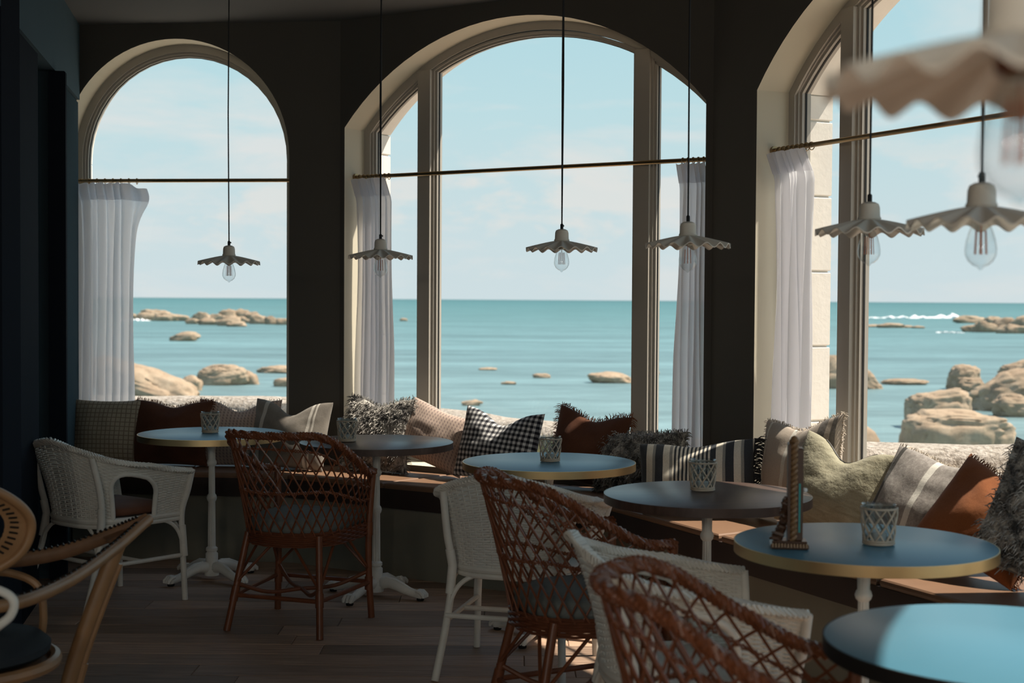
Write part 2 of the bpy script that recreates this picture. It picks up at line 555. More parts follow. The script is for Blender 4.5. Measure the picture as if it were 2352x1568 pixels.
def f_cream(g, v, x, y, z):
    s = stripes([(-0.03, 0.011), (-0.185, 0.006)])(g, x)
    c = g.ramp(g.noise(v, 4, 3), [(0.3, (0.44, 0.37, 0.31)), (0.7, (0.55, 0.47, 0.40))])
    c = g.mix(s, c, (0.72, 0.68, 0.61))
    e = stripes([(0.145, 0.020), (0.20, 0.010)])(g, x)
    return g.mix(e, c, (0.19, 0.17, 0.155))
def f_olive(g, v, x, y, z):
    n = g.noise(g.vscale(v, (6.0, 6.0, 40.0)), 1.6, 4, 0.6, 0.8)
    return g.ramp(n, [(0.3, (0.30, 0.275, 0.19)), (0.7, (0.45, 0.42, 0.31))])
def f_greystripe(g, v, x, y, z):
    s = stripes([(-0.03, 0.013), (0.19, 0.012)])(g, x)
    c = g.ramp(g.noise(v, 60, 4, 0.8), [(0.35, (0.24, 0.215, 0.20)), (0.65, (0.42, 0.385, 0.355))])
    e = stripes([(0.165, 0.006), (-0.20, 0.010)])(g, x)
    return g.mix(e, g.mix(s, c, (0.72, 0.69, 0.63)), (0.06, 0.055, 0.05))
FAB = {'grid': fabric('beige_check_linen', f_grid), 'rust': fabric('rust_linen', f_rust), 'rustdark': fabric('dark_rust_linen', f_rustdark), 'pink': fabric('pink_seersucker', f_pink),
       'taupe': fabric('taupe_wool', f_taupe), 'fuzzy': fabric('shaggy_black_white_wool', f_fuzzy, wrinkle=0.8, wscale=40), 'gingham': fabric('black_gingham', f_gingham),
       'bw': fabric('black_cream_stripe', f_bw), 'cream': fabric('cream_striped_wool', f_cream), 'olive': fabric('sage_crinkle_linen', f_olive, wrinkle=0.6, wscale=24),
       'greystripe': fabric('grey_striped_wool', f_greystripe)}

# ------------------------------------------------------------------ the setting: plan of the bay
CEIL = 2.865
A = Vector((-2.39, 7.87)); B = Vector((-0.934, 7.706)); C = Vector((0.915, 6.54)); D = Vector((1.981, 4.267)); E_ = Vector((1.03, 1.30))

def frame_of(a, b):
    d = (b - a)
    return d.length, d.normalized(), atan2(d.y, d.x)

def world_on(a, b, s, e, z=0.0):
    L, d, rz = frame_of(a, b)
    n = Vector((-d.y, d.x))
    p = a + d * s + n * e
    return Vector((p.x, p.y, z))

# floor
base = MB().box((-5.2, -3.2, -0.25), (3.2, 8.6, -0.021)).obj('floor', M['plank'])
tag(base, kind='structure')
pw = 0.158
plank_meshes = {}
y = 2.6
row = 0
while y < 7.75:
    x = -3.1 - random.random() * 1.2
    while x < 2.3:
        ln = random.choice((1.1, 1.4, 1.7))
        if ln not in plank_meshes:
            plank_meshes[ln] = MB().box((0.001, 0.0015, -0.020), (ln - 0.001, pw - 0.0015, 0.0), bev=0.0025).mesh('plank', M['plank'], False)
        o = bpy.data.objects.new('plank', plank_meshes[ln])
        COL.objects.link(o)
        o.parent = base
        o.location = (x, y, random.uniform(-0.0006, 0.0006))
        x += ln
    y += pw
    row += 1
# plain boarding beyond the picked-out planks
MB().box((-5.0, -3.0, -0.021), (2.0, 2.6, -0.0005)).obj('boarding', M['plank'], base, False)

_o = [world_on(A, B, 0.0, 0.40), world_on(A, B, 1.465, 0.40), world_on(B, C, 0.0, 0.40), world_on(B, C, 2.186, 0.40), world_on(C, D, 0.0, 0.40), world_on(C, D, 2.51, 0.40),
      world_on(D, E_, 0.0, 0.40), world_on(D, E_, 3.17, 0.40)]
ceiling = MB().prism([(p.x, p.y) for p in _o][::-1] + [(-2.8, 7.9), (-2.35, 5.5), (-5.2, 5.5), (-5.2, -3.2), (1.55, -3.2)], CEIL, CEIL + 0.25).obj('ceiling', M['ceil'], smooth=False)
tag(ceiling, kind='structure')

def arch_curve(w, spring, apex, n, semi=False):
    """points (s, z) of the opening's head from left springing to right springing."""
    pts = []
    rise = apex - spring
    if semi:
        for i in range(n + 1):
            t = pi - pi * i / n
            pts.append((w / 2 + w / 2 * cos(t), spring + rise * sin(t)))
    else:
        R = ((w / 2) ** 2 + rise ** 2) / (2 * rise)
        th = math.asin((w / 2) / R)
        for i in range(n + 1):
            t = -th + 2 * th * i / n
            pts.append((w / 2 + R * sin(t), apex - R + R * cos(t)))
    return pts

def wall_slab(mb, L, op, y0, y1, z1, ext=(0.0, 0.0), mi=0):
    """one slab with an arched opening; op = (s0, s1, sill, head curve in local s offset s0)"""
    s0, s1, sill, head = op
    x0, x1 = -ext[0], L + ext[1]
    hd = [(s0 + a, b) for a, b in head]
    for y, flip in ((y0, False), (y1, True)):
        quads = [[(x0, 0), (s0, 0), (s0, z1), (x0, z1)] if s0 > x0 + 1e-4 else None,
                 [(s1, 0), (x1, 0), (x1, z1), (s1, z1)], [(s0, 0), (s1, 0), (s1, sill), (s0, sill)]]
        for q in quads:
            if q:
                mb.add([(a, y, b) for a, b in q], [(0, 1, 2, 3) if not flip else (3, 2, 1, 0)])
        for i in range(len(hd) - 1):
            (a, b), (c, d) = hd[i], hd[i + 1]
            mb.add([(a, y, b), (c, y, d), (c, y, z1), (a, y, z1)], [(0, 1, 2, 3) if not flip else (3, 2, 1, 0)])
    loop = [(s0, sill)] + hd + [(s1, sill)]
    for i in range(len(loop)):
        (a, b), (c, d) = loop[i], loop[(i + 1) % len(loop)]
        mb.add([(a, y0, b), (c, y0, d), (c, y1, d), (a, y1, b)], [(0, 1, 2, 3)], mi)
    mb.add([(x0, y0, 0), (x0, y0, z1), (x0, y1, z1), (x0, y1, 0)], [(0, 1, 2, 3)])
    mb.add([(x1, y0, 0), (x1, y0, z1), (x1, y1, z1), (x1, y1, 0)], [(3, 2, 1, 0)])

def inset(poly, d):
    n = len(poly)
    out = []
    for i in range(n):
        p0, p1, p2 = Vector(poly[i - 1]), Vector(poly[i]), Vector(poly[(i + 1) % n])
        a, b = (p1 - p0).normalized(), (p2 - p1).normalized()
        na, nb = Vector((a.y, -a.x)), Vector((b.y, -b.x))
        m = na + nb
        m = m / max(0.3, m.dot(na)) if m.length > 1e-6 else na
        out.append(tuple(p1 + m * d))
    return out

SILL = 0.50
def window_wall(idx, wname, a, b, s0, s1, semi, mullions, ext=(0.0, 0.0), spring=2.29, apex=2.78, stones=True):
    L, d, rz = frame_of(a, b)
    w = s1 - s0
    head = arch_curve(w, spring, apex, 40 if semi else 28, semi)
    mb = MB()
    wall_slab(mb, L, (s0, s1, SILL, head), 0.0, 0.245, CEIL + 0.02, ext, 1)
    wo_ = mb.obj(wname, [M['wall'], M['reveal']], loc=(a.x, a.y, 0), rz=rz)
    tag(wo_, kind='structure')
    mb = MB()
    wall_slab(mb, L, (s0 - 0.012, s1 + 0.012, SILL - 0.012, arch_curve(w + 0.024, spring, apex + 0.012, len(head) - 1, semi)), 0.245, 0.40, CEIL + 0.2, (ext[0], ext[1]))
    mb.obj('outer_facing', M['stone'], wo_)
    if stones:   # dressed stones round the outer opening: each its own piece
        z = SILL
        for side in (0, 1):
            z = SILL
            while z < spring - 0.05:
                h = min(0.335, spring - z)
                wd = 0.32 if int((z - SILL) / 0.335 + 0.5) % 2 else 0.20
                xa, xb = (s0 - wd, s0) if side == 0 else (s1, s1 + wd)
                mbx = MB().box((xa, 0.25, z + 0.004), (xb, 0.408, z + h - 0.004), bev=0.004)
                mbx.obj('stone', M['stone'], wo_, False)
                z += h
        nv = 11
        seg = arch_curve(w, spring, apex, nv * 4, semi)
        big = arch_curve(w + 0.44, spring, apex + 0.22, nv * 4, semi)
        for k in range(nv):
            inn = [(s0 + p[0], p[1]) for p in seg[k * 4:k * 4 + 5]]
            out_ = [(s0 - 0.22 + p[0], p[1]) for p in big[k * 4:k * 4 + 5]]
            poly = inn + out_[::-1]
            n = len(poly)
            vs = [(p[0], 0.25, p[1]) for p in poly] + [(p[0], 0.408, p[1]) for p in poly]
            fs = [(i, (i + 1) % n, n + (i + 1) % n, n + i) for i in range(n)]
            q = len(inn)
            fs += [(i, n - 1 - i, n - 2 - i, i + 1) for i in range(q - 1)] + [(n + i, n + i + 1, 2 * n - 2 - i, 2 * n - 1 - i) for i in range(q - 1)]
            MB().add(vs, fs).obj('stone', M['stone'], wo_, False)
    # the window: frame, sashes, mullions and panes
    win = empty('window_%d' % idx, (a.x, a.y, 0), rz)
    tag(win, kind='structure')
    outer = [(s0, SILL)] + [(s0 + p, q) for p, q in head] + [(s1, SILL)]
    def ring(mb, po, pi_, y0, y1):
        n = len(po)
        vs = [(p[0], y0, p[1]) for p in po] + [(p[0], y0, p[1]) for p in pi_] + [(p[0], y1, p[1]) for p in pi_] + [(p[0], y1, p[1]) for p in po]
        fs = []
        for i in range(n):
            j = (i + 1) % n
            fs += [(i, n + i, n + j, j), (n + i, 2 * n + i, 2 * n + j, n + j), (2 * n + i, 3 * n + i, 3 * n + j, 2 * n + j), (3 * n + i, i, j, 3 * n + j)]
        mb.add(vs, fs)
    mb = MB()
    i1 = inset(outer, 0.042)
    ring(mb, outer, i1, 0.168, 0.245)
    mb.obj('frame', M['frame'], win)
    mw = 0.040
    edges = [s0] + [m_ for m_ in mullions] + [s1]
    def zt(s):
        return max(spring, zhead(s)) if True else 0
    def zhead(s):
        t = (s - s0)
        for i in range(len(head) - 1):
            if head[i][0] <= t <= head[i + 1][0] + 1e-9:
                k = (t - head[i][0]) / max(1e-9, head[i + 1][0] - head[i][0])
                return head[i][1] * (1 - k) + head[i + 1][1] * k
        return spring
    for m_ in mullions:
        MB().box((m_ - mw, 0.158, SILL), (m_ + mw, 0.245, zhead(m_) - 0.03), bev=0.004).obj('mullion', M['frame'], win, False)
    for k in range(len(edges) - 1):
        x0 = edges[k] + (mw if k else 0.042)
        x1 = edges[k + 1] - (mw if k < len(edges) - 2 else 0.042)
        top = []
        N = 24
        for i in range(N + 1):
            s_ = x0 + (x1 - x0) * i / N
            if semi:
                t = pi - pi * i / N
                R_ = w / 2 - 0.042
                top.append((s0 + w / 2 + R_ * cos(t), spring + (apex - spring - 0.042) * sin(t)))
            else:
                top.append((s_, zhead(s_) - 0.047))
        poly = [(x0, SILL + 0.042)] + top + [(x1, SILL + 0.042)]
        p2, p3 = inset(poly, 0.012), inset(poly, 0.024)
        sash = MB()
        ring(sash, poly, p2, 0.180, 0.245)
        ring(sash, p2, p3, 0.192, 0.238)
        so = sash.obj('sash', M['frame'], win)
        p4 = inset(poly, 0.0268)
        gk = MB()
        ring(gk, p3, p4, 0.207, 0.217)
        gk.obj('gasket', M['gasket'], so)
        gl = MB()
        n = len(p4)
        gl.add([(p[0], 0.212, p[1]) for p in p4], [tuple(range(n))])
        gl.obj('pane', M['pane'], so, False)
    return win

def back_corner(o):
    return o
window_wall(1, 'wall_back_left', A, B, -0.100, 1.183, True, [], ext=(0.4, 0.0), spring=2.140, apex=2.782)
window_wall(2, 'wall_back', B, C, 0.030, 2.150, False, [0.030 + 0.41, 2.150 - 0.41], ext=(0.0, 0.0))
window_wall(3, 'wall_right', C, D, 0.345, 2.465, False, [0.345 + 0.41, 2.465 - 0.41])
window_wall(4, 'wall_front_right', D, E_, 0.36, 2.48, False, [0.77, 2.07], stones=False)  # unseen window; its wall is angled inward so sun reaches the corner table

# pillar cores that close the outer corners of the bay
for nm, p, qa, qb in (('trim_1', B, (A, B), (B, C)), ('trim_2', C, (B, C), (C, D)), ('trim_3', D, (C, D), (D, E_))):
    La = frame_of(*qa)[0]
    o1 = world_on(qa[0], qa[1], La, 0.40)
    o2 = world_on(qb[0], qb[1], 0, 0.40)
    i1_ = world_on(qa[0], qa[1], La, 0.0)
    t = MB().prism([(i1_.x, i1_.y), (o2.x, o2.y), (o1.x, o1.y)], 0, CEIL + 0.2).obj(nm, M['stone'], smooth=False)
    tag(t, kind='structure')

# left wall: navy bulkhead over a fluted panel, a sliding leaf and a pocket
LW = Vector((-1.918, 5.35))
Lw, dw, rzw = frame_of(A, LW)
wl = MB().box((0.0, -0.32, 2.455), (Lw, 0.0, CEIL + 0.05)).obj('wall_left', M['blue_wall'], smooth=False, loc=(A.x, A.y, 0), rz=rzw)
tag(wl, kind='structure')
mb = MB()
mb.box((0.0, -0.32, 0.0), (0.99, -0.022, 2.455))
mb.obj('panel_backing', M['blue_wall'], wl, False)
fl = MB()
nr = 42
def flute(u, v):
    s_ = 0.99 * u
    return (s_, -0.022 + 0.015 * abs(sin(pi * nr * u)), 0.0 + 2.44 * v)
fl.grid(flute, nr * 6, 1)
fl.obj('fluted_panel', M['blue_wall'], wl, False)
mb = MB().box((0.99, -0.32, 0.0), (1.50, -0.20, 2.455))
mb.obj('pocket_lining', M['navy'], wl, False)
mb = MB().box((1.50, -0.32, 0.0), (Lw, -0.015, 2.455))
mb.obj('dark_panel', M['navy'], wl, False)
dr = empty('door_1', (A.x, A.y, 0), rzw)
tag(dr, kind='structure')
MB().box((1.00, -0.028, 0.0), (1.05, 0.05, 2.452), bev=0.006).obj('door_leaf', M['navy'], dr, False)
# room shell behind the camera
sh = [('wall_far_left', (-5.2, -3.2, 0), (-5.0, 5.35, CEIL)), 
      ('wall_side', (-5.0, 5.35, 0), (-1.918, 5.55, CEIL))]
for nm, a_, b_ in sh:
    tag(MB().box(a_, b_).obj(nm, M['navy'], smooth=False), kind='structure')
# unseen rear wall; its openings are added to let daylight fill the room
rear = MB()
rear.box((-5.0, -3.2, 0), (1.40, -3.0, 0.35))
rear.box((-5.0, -3.2, 2.60), (1.40, -3.0, CEIL))
for k in range(6):
    x_ = -5.0 + k * (6.40 - 0.14) / 5
    rear.box((x_, -3.2, 0.35), (x_ + 0.14, -3.0, 2.60))
side = MB()  # unseen side wall, its openings added to bring in more daylight
side.box((1.03, -3.0, 0), (1.30, 1.30, 0.50))
side.box((1.03, -3.0, 2.60), (1.30, 1.30, CEIL))
for k in range(4):
    y_ = -3.0 + k * (4.2 - 0.16) / 3
    side.box((1.03, y_, 0.50), (1.40, y_ + 0.16, 2.60))
tag(side.obj('wall_front', M['wall'], smooth=False), kind='structure')
tag(rear.obj('wall_rear', M['wall'], smooth=False), kind='structure')

# ------------------------------------------------------------------ built-in bench
SEATZ = 0.467
offs = [0.43, 0.46, 0.55, 0.22]
walls = [(A, B), (B, C), (C, D), (D, E_)]
def off_line(i, e):
    a, b = walls[i]
    L, d, rz = frame_of(a, b)
    n = Vector((-d.y, d.x))
    return a + n * e, d
def meet(l1, l2):
    (p, d), (q, f) = l1, l2
    den = d.x * f.y - d.y * f.x
    t = ((q.x - p.x) * f.y - (q.y - p.y) * f.x) / den
    return p + d * t
def poly_line(es):
    ls = [off_line(i, es[i]) for i in range(4)]
    left = (Vector((A.x + 0.02, A.y - 0.1)), (LW - A).normalized())
    pts = [meet(ls[0], left)]
    for i in range(3):
        pts.append(meet(ls[i], ls[i + 1]))
    pts.append(ls[3][0] + ls[3][1] * 3.10)
    return pts
bench = empty('bench', (0, 7.2, 0))
tag(bench, 'long built-in window bench with olive grey front and dark brown seat under the arched windows', 'bench')
fr_o, fr_i = poly_line([-o for o in offs]), poly_line([-0.004] * 4)
bs_o = poly_line([-o + 0.05 for o in offs])
mats_front = M['bench']
loc0 = Vector((0, 7.2))
def loc2(p):
    return (p.x - loc0.x, p.y - loc0.y)
for i in range(4):
    bi = poly_line([-o + 0.09 for o in offs])
    MB().prism([loc2(bs_o[i]), loc2(bs_o[i + 1]), loc2(bi[i + 1]), loc2(bi[i])], 0.0, 0.345).obj('front_panel', M['bench'], bench, False)
    # the seat board with a rounded nose
    a0, a1, b1, b0 = fr_o[i], fr_o[i + 1], fr_i[i + 1], fr_i[i]
    MB().prism([loc2(a0), loc2(a1), loc2(b1), loc2(b0)], 0.345, 0.440).obj('seat_board', M['seat_edge'], bench, False)
    npads = (2, 3, 3, 3)[i]
    for k in range(npads):
        t0, t1 = k / npads, (k + 1) / npads
        g0, g1 = (t0 + 0.003, t1 - 0.003)
        q = [a0.lerp(a1, g0), a0.lerp(a1, g1), b0.lerp(b1, g1), b0.lerp(b1, g0)]
        cx = sum((p.x for p in q)) / 4
        cy = sum((p.y for p in q)) / 4
        ctr = Vector((cx, cy))
        mbp = MB()
        rings = []
        for z, k_ in ((0.440, 0.99), (0.452, 1.0), (0.462, 0.995), (0.467, 0.975)):
            rings.append([loc2(ctr + (p - ctr) * k_) + (z,) for p in q])
        vs = [p for r in rings for p in r]
        fs = [(12, 13, 14, 15), (3, 2, 1, 0)]
        for r in range(3):
            for j in range(4):
                j2 = (j + 1) % 4
                fs.append((r * 4 + j, r * 4 + j2, r * 4 + 4 + j2, r * 4 + 4 + j))
        mbp.add(vs, fs).obj('seat_pad', M['leather'], bench, False)

# ------------------------------------------------------------------ curtain rods and curtains
ROD_E = 0.09
def rod(a, b, s0, s1, z, label):
    L, d, rz = frame_of(a, b)
    o = empty('curtain_rod', (a.x, a.y, 0), rz)
    tag(o, label, 'curtain rod', 'brass curtain rods across the arched windows')
    MB().tube([(s0 + 0.006, ROD_E, z), (s1 - 0.006, ROD_E, z)], 0.0105, 12).obj('pole', M['brass'], o)
    for s_ in (s0 + 0.0, s1 - 0.012):
        MB().tube([(s_, ROD_E, z), (s_ + 0.012, ROD_E, z)], 0.020, 14).obj('end_socket', M['brass'], o)
    return o
rod(A, B, -0.100, 1.183, 2.018, 'thin brass curtain rod crossing the leftmost, round-headed window')
rod(B, C, 0.030, 2.150, 2.030, 'thin brass curtain rod crossing the wide middle window')
rod(C, D, 0.345, 2.465, 2.030, 'thin brass curtain rod crossing the right window behind the pendant lamps')

def curtain(a, b, s0, s1, z, bot0, bot1, zb, flare, label, seed, folds=8, waist=0.0):
    """top runs s0..s1 on the rod; the hem runs bot0..bot1; flare>0 kicks the header's end panel outward"""
    rnd = random.Random(seed)
    L, d, rz = frame_of(a, b)
    o = empty('curtain', (a.x, a.y, 0), rz)
    tag(o, label, 'curtain', 'sheer white curtains on the brass rods')
    ph = [rnd.uniform(0, 6.28) for _ in range(6)]
    def fn(u, v):
        t = 1 - v                        # 0 at top, 1 at hem
        w0, w1 = s0 + (bot0 - s0) * min(1, t * 1.6) ** 0.8, s1 + (bot1 - s1) * min(1, t * 1.6) ** 0.8
        pin = exp(-((t - 0.34) / 0.25) ** 2) * waist
        mid = (w0 + w1) / 2
        s_ = w0 + (w1 - w0) * u
        s_ = mid + (s_ - mid) * (1 - pin)
        fl_ = 0.020 + 0.010 * t
        y_ = fl_ * sin(2 * pi * folds * u + ph[0] + 1.2 * sin(3 * t + ph[1])) + 0.014 * sin(2 * pi * folds * 0.37 * u + ph[2] + 2.0 * t) + 0.006 * sin(17 * u + 6 * t + ph[3])
        hd = max(0.0, 1 - t / 0.075)
        y_ = y_ * (1 - 0.3 * hd) - 0.045 * hd - 0.01
        zz = z - 0.018 - t * (z - 0.018 - zb) + 0.006 * hd * sin(2 * pi * folds * u + ph[0])
        if flare:
            e_ = (u if flare > 0 else 1 - u)
            k = max(0.0, (e_ - 0.84) / 0.16)
            s_ += flare * k * exp(-((t - 0.03) / 0.09) ** 2)
            zz -= 0.035 * k * exp(-((t - 0.0) / 0.06) ** 2)
        return (s_, ROD_E + y_, zz)
    mbc = MB().grid(fn, folds * 14, 60)
    mbc.obj('fabric', M['voile'], o)
    # stitched header band, a second layer that reads denser
    def hb(u, v):
        p = fn(u, 1 - 0.062 * (1 - v))
        return (p[0], p[1] - 0.004, p[2])
    MB().grid(hb, folds * 14, 4).obj('header_band', M['voile'], o)
    for k in range(folds + 1):
        s_ = s0 + 0.008 + (s1 - s0 - 0.016) * k / folds
        cpts = [(s_ + 0.002 * sin(q), ROD_E + 0.0155 * sin(2 * pi * q / 12), z - 0.004 + 0.0165 * cos(2 * pi * q / 12)) for q in range(12)]
        MB().tube(cpts, 0.0022, 5, closed=True).obj('ring', M['brass'], o)
    return o
curtain(A, B, -0.085, 0.30, 2.018, -0.09, 0.275, 0.56, 0.07, 'sheer white curtain at the leftmost window beside the navy wall', 3, 8, 0.06)
curtain(B, C, 0.055, 0.27, 2.030, 0.06, 0.30, 0.56, 0.0, 'sheer white curtain at the left side of the middle window', 5, 7, 0.10)
curtain(B, C, 1.985, 2.135, 2.030, 1.955, 2.13, 0.56, 0.0, 'narrow sheer white curtain at the right side of the middle window', 9, 5, 0.10)
curtain(C, D, 0.38, 0.625, 2.030, 0.375, 0.640, 0.56, 0.0, 'sheer white sunlit curtain at the left side of the right window', 11, 7, 0.12)

# ------------------------------------------------------------------ tables
def make_table(top, edge):
    t = empty('bistro_table')
    R = 0.35
    MB().lathe([(0.0, 0.714), (R - 0.003, 0.714), (R - 0.001, 0.713), (R - 0.001, 0.684), (0.0, 0.684)], 72).obj('tabletop', top, t)
    MB().lathe([(R - 0.0008, 0.7135), (R + 0.0022, 0.7130), (R + 0.0022, 0.6835), (R - 0.0008, 0.6830)], 96, close=True).obj('edge_band', edge, t)
    prof = [(0.020, 0.022), (0.035, 0.022), (0.037, 0.068), (0.030, 0.085), (0.030, 0.128), (0.022, 0.137), (0.028, 0.143), (0.028, 0.155), (0.019, 0.163),
            (0.018, 0.27), (0.017, 0.38), (0.022, 0.388), (0.025, 0.40), (0.022, 0.412), (0.016, 0.42), (0.0155, 0.48), (0.015, 0.553), (0.021, 0.560), (0.024, 0.57),
            (0.021, 0.58), (0.017, 0.586), (0.018, 0.63), (0.022, 0.648), (0.032, 0.655), (0.034, 0.672), (0.060, 0.677), (0.060, 0.684)]
    fine = []
    for (r0, z0), (r1, z1) in zip(prof, prof[1:]):
        n = max(1, int((z1 - z0) / 0.03))
        fine += [(r0 + (r1 - r0) * k / n, z0 + (z1 - z0) * k / n) for k in range(n)]
    fine.append(prof[-1])
    def mod(i, r, z, a):
        shaft = (0.165 < z < 0.378) or (0.422 < z < 0.55) or (0.588 < z < 0.64)
        return r - (0.0016 * (1 + cos(12 * a)) if shaft else 0)
    MB().lathe(fine, 48, mod=mod).obj('pedestal', M['iron'], t)
    for k in range(4):
        a = pi / 4 + k * pi / 2
        mbl = MB()
        path = bez([(0.020, 0, 0.062), (0.075, 0, 0.066), (0.145, 0, 0.045), (0.205, 0, 0.030), (0.245, 0, 0.027)], 6)
        rr = []
        for i in range(len(path)):
            q = i / (len(path) - 1)
            rr.append(0.028 - 0.012 * q + (0.010 * exp(-((q - 0.93) / 0.10) ** 2)))
        mbl.tube(path, rr, 10, flat=(1.0, 0.82))
        # acanthus ridge and the toes of the paw
        mbl.tube([(0.05, 0, 0.090), (0.10, 0, 0.082), (0.15, 0, 0.062), (0.19, 0, 0.048)], [0.006, 0.010, 0.009, 0.004], 6)
        for tt in (-0.016, 0.0, 0.016):
            mbl.tube([(0.218, tt * 0.8, 0.044), (0.240, tt, 0.040), (0.256, tt * 1.1, 0.026), (0.259, tt * 1.1, 0.016)], [0.008, 0.0105, 0.010, 0.006], 8)
        lg = mbl.obj('leg', M['iron'], t, rz=a)
        MB().lathe([(0.015, 0.0), (0.017, 0.004), (0.017, 0.013), (0.012, 0.015)], 14, c=(0.232, 0, 0)).obj('foot_pad', M['black'], lg)
    return t

def place_table(proto, x, y, rz, label):
    t = proto
    t.location = (x, y, 0)
    t.rotation_euler = (0, 0, rz)
    tag(t, label, 'table', 'round bistro tables along the window bench')
    return t
tb = make_table(M['blue_top'], M['brass_edge'])
td = make_table(M['brown_top'], M['brown_top'])
TAB = [(-1.455, 6.89), (-0.620, 6.53), (0.154, 5.77), (0.669, 4.83), (0.965, 3.865), (0.965, 2.735)]
tl = ['blue round table with brass edge in front of the leftmost window', 'dark brown round table behind the centre rattan chair',
      'blue round table with brass edge in front of the gingham cushion', 'dark brown round table in front of the black striped cushion',
      'blue round table with brass edge carrying the carved wooden stand', 'pale blue round table with dark edge in the bottom right corner']
tables = [place_table(tb, *TAB[0], radians(2), tl[0]), place_table(td, *TAB[1], radians(20), tl[1]), place_table(dup(tb), *TAB[2], radians(18), tl[2]),
          place_table(dup(td), *TAB[3], radians(10), tl[3]), place_table(dup(tb), *TAB[4], radians(0), tl[4])]
t6 = make_table(M['blue_top'], M['black'])
place_table(t6, *TAB[5], 0.3, tl[5])

# ------------------------------------------------------------------ candle holders
def make_holder():
    h = empty('candle_holder')
    H, rt, rb = 0.104, 0.044, 0.035
    def rad(z):
        return rb + (rt - rb) * z / H
    MB().lathe([(0.0, 0.004), (rb - 0.003, 0.004), (rt - 0.003, H - 0.004), (rt - 0.0005, H), (rt - 0.006, H - 0.004), (rb - 0.007, 0.012), (0.0, 0.012)], 28).obj('glass_tumbler', M['cupglass'], h)
    lat = MB()
    N = 9
    for sgn in (1, -1):
        for k in range(N):
            pts = []
            for i in range(13):
                q = i / 12
                a = 2 * pi * k / N + sgn * q * 2 * pi / N * 1.9
                z = 0.008 + (H - 0.02) * q
                r = rad(z) + 0.0015 + (0.0012 if sgn > 0 else 0)
                pts.append((r * cos(a), r * sin(a), z))
            lat.tube(pts, 0.0020, 5, flat=(1.5, 0.8))
    lat.obj('lattice', M['wicker'], h)
    for z, rr, nm in ((0.006, 0.004, 'base_ring'), (H - 0.010, 0.0028, 'top_ring')):
        m_ = MB()
        m_.tube([((rad(z) + 0.002) * cos(2 * pi * i / 28), (rad(z) + 0.002) * sin(2 * pi * i / 28), z) for i in range(28)], rr, 6, closed=True)
        if nm == 'base_ring':
            m_.tube([((rad(z) + 0.002) * cos(2 * pi * i / 28), (rad(z) + 0.002) * sin(2 * pi * i / 28), z + 0.006) for i in range(28)], rr * 0.8, 6, closed=True)
        m_.obj(nm, M['wicker'], h)
    c = MB().lathe([(0.0, 0.0125), (0.019, 0.0125), (0.0195, 0.030), (0.017, 0.032), (0.0, 0.031)], 18).obj('tealight', M['wax'], h)
    MB().tube([(0, 0, 0.031), (0.001, 0, 0.040)], 0.0009, 5).obj('wick', M['black'], c)
    return h
hp = make_holder()
HS = [(-1.465, 6.90, 1.0), (-0.755, 6.52, 1.03), (0.158, 5.76, 1.0), (0.662, 4.90, 1.05), (0.995, 3.83, 1.07), (1.235, 2.87, 1.0)]
hl = ['small glass candle holder in wicker lattice on the farthest left blue table', 'small glass candle holder in wicker lattice on the brown table behind the centre rattan chair',
      'small glass candle holder in wicker lattice on the blue table by the gingham cushion', 'small glass candle holder in wicker lattice on the dark table by the black striped cushion',
      'glass candle holder in wicker lattice on the blue table beside the carved stand', 'wicker candle holder cut by the right picture edge on the corner table']
for i, (x, y, s_) in enumerate(HS):
    o = hp if i == 0 else dup(hp)
    o.location = (x, y, 0.7142)
    o.rotation_euler = (0, 0, i * 0.7)
    o.scale = (s_, s_, s_)
    tag(o, hl[i], 'candle holder', 'wicker candle holders on the bistro tables')

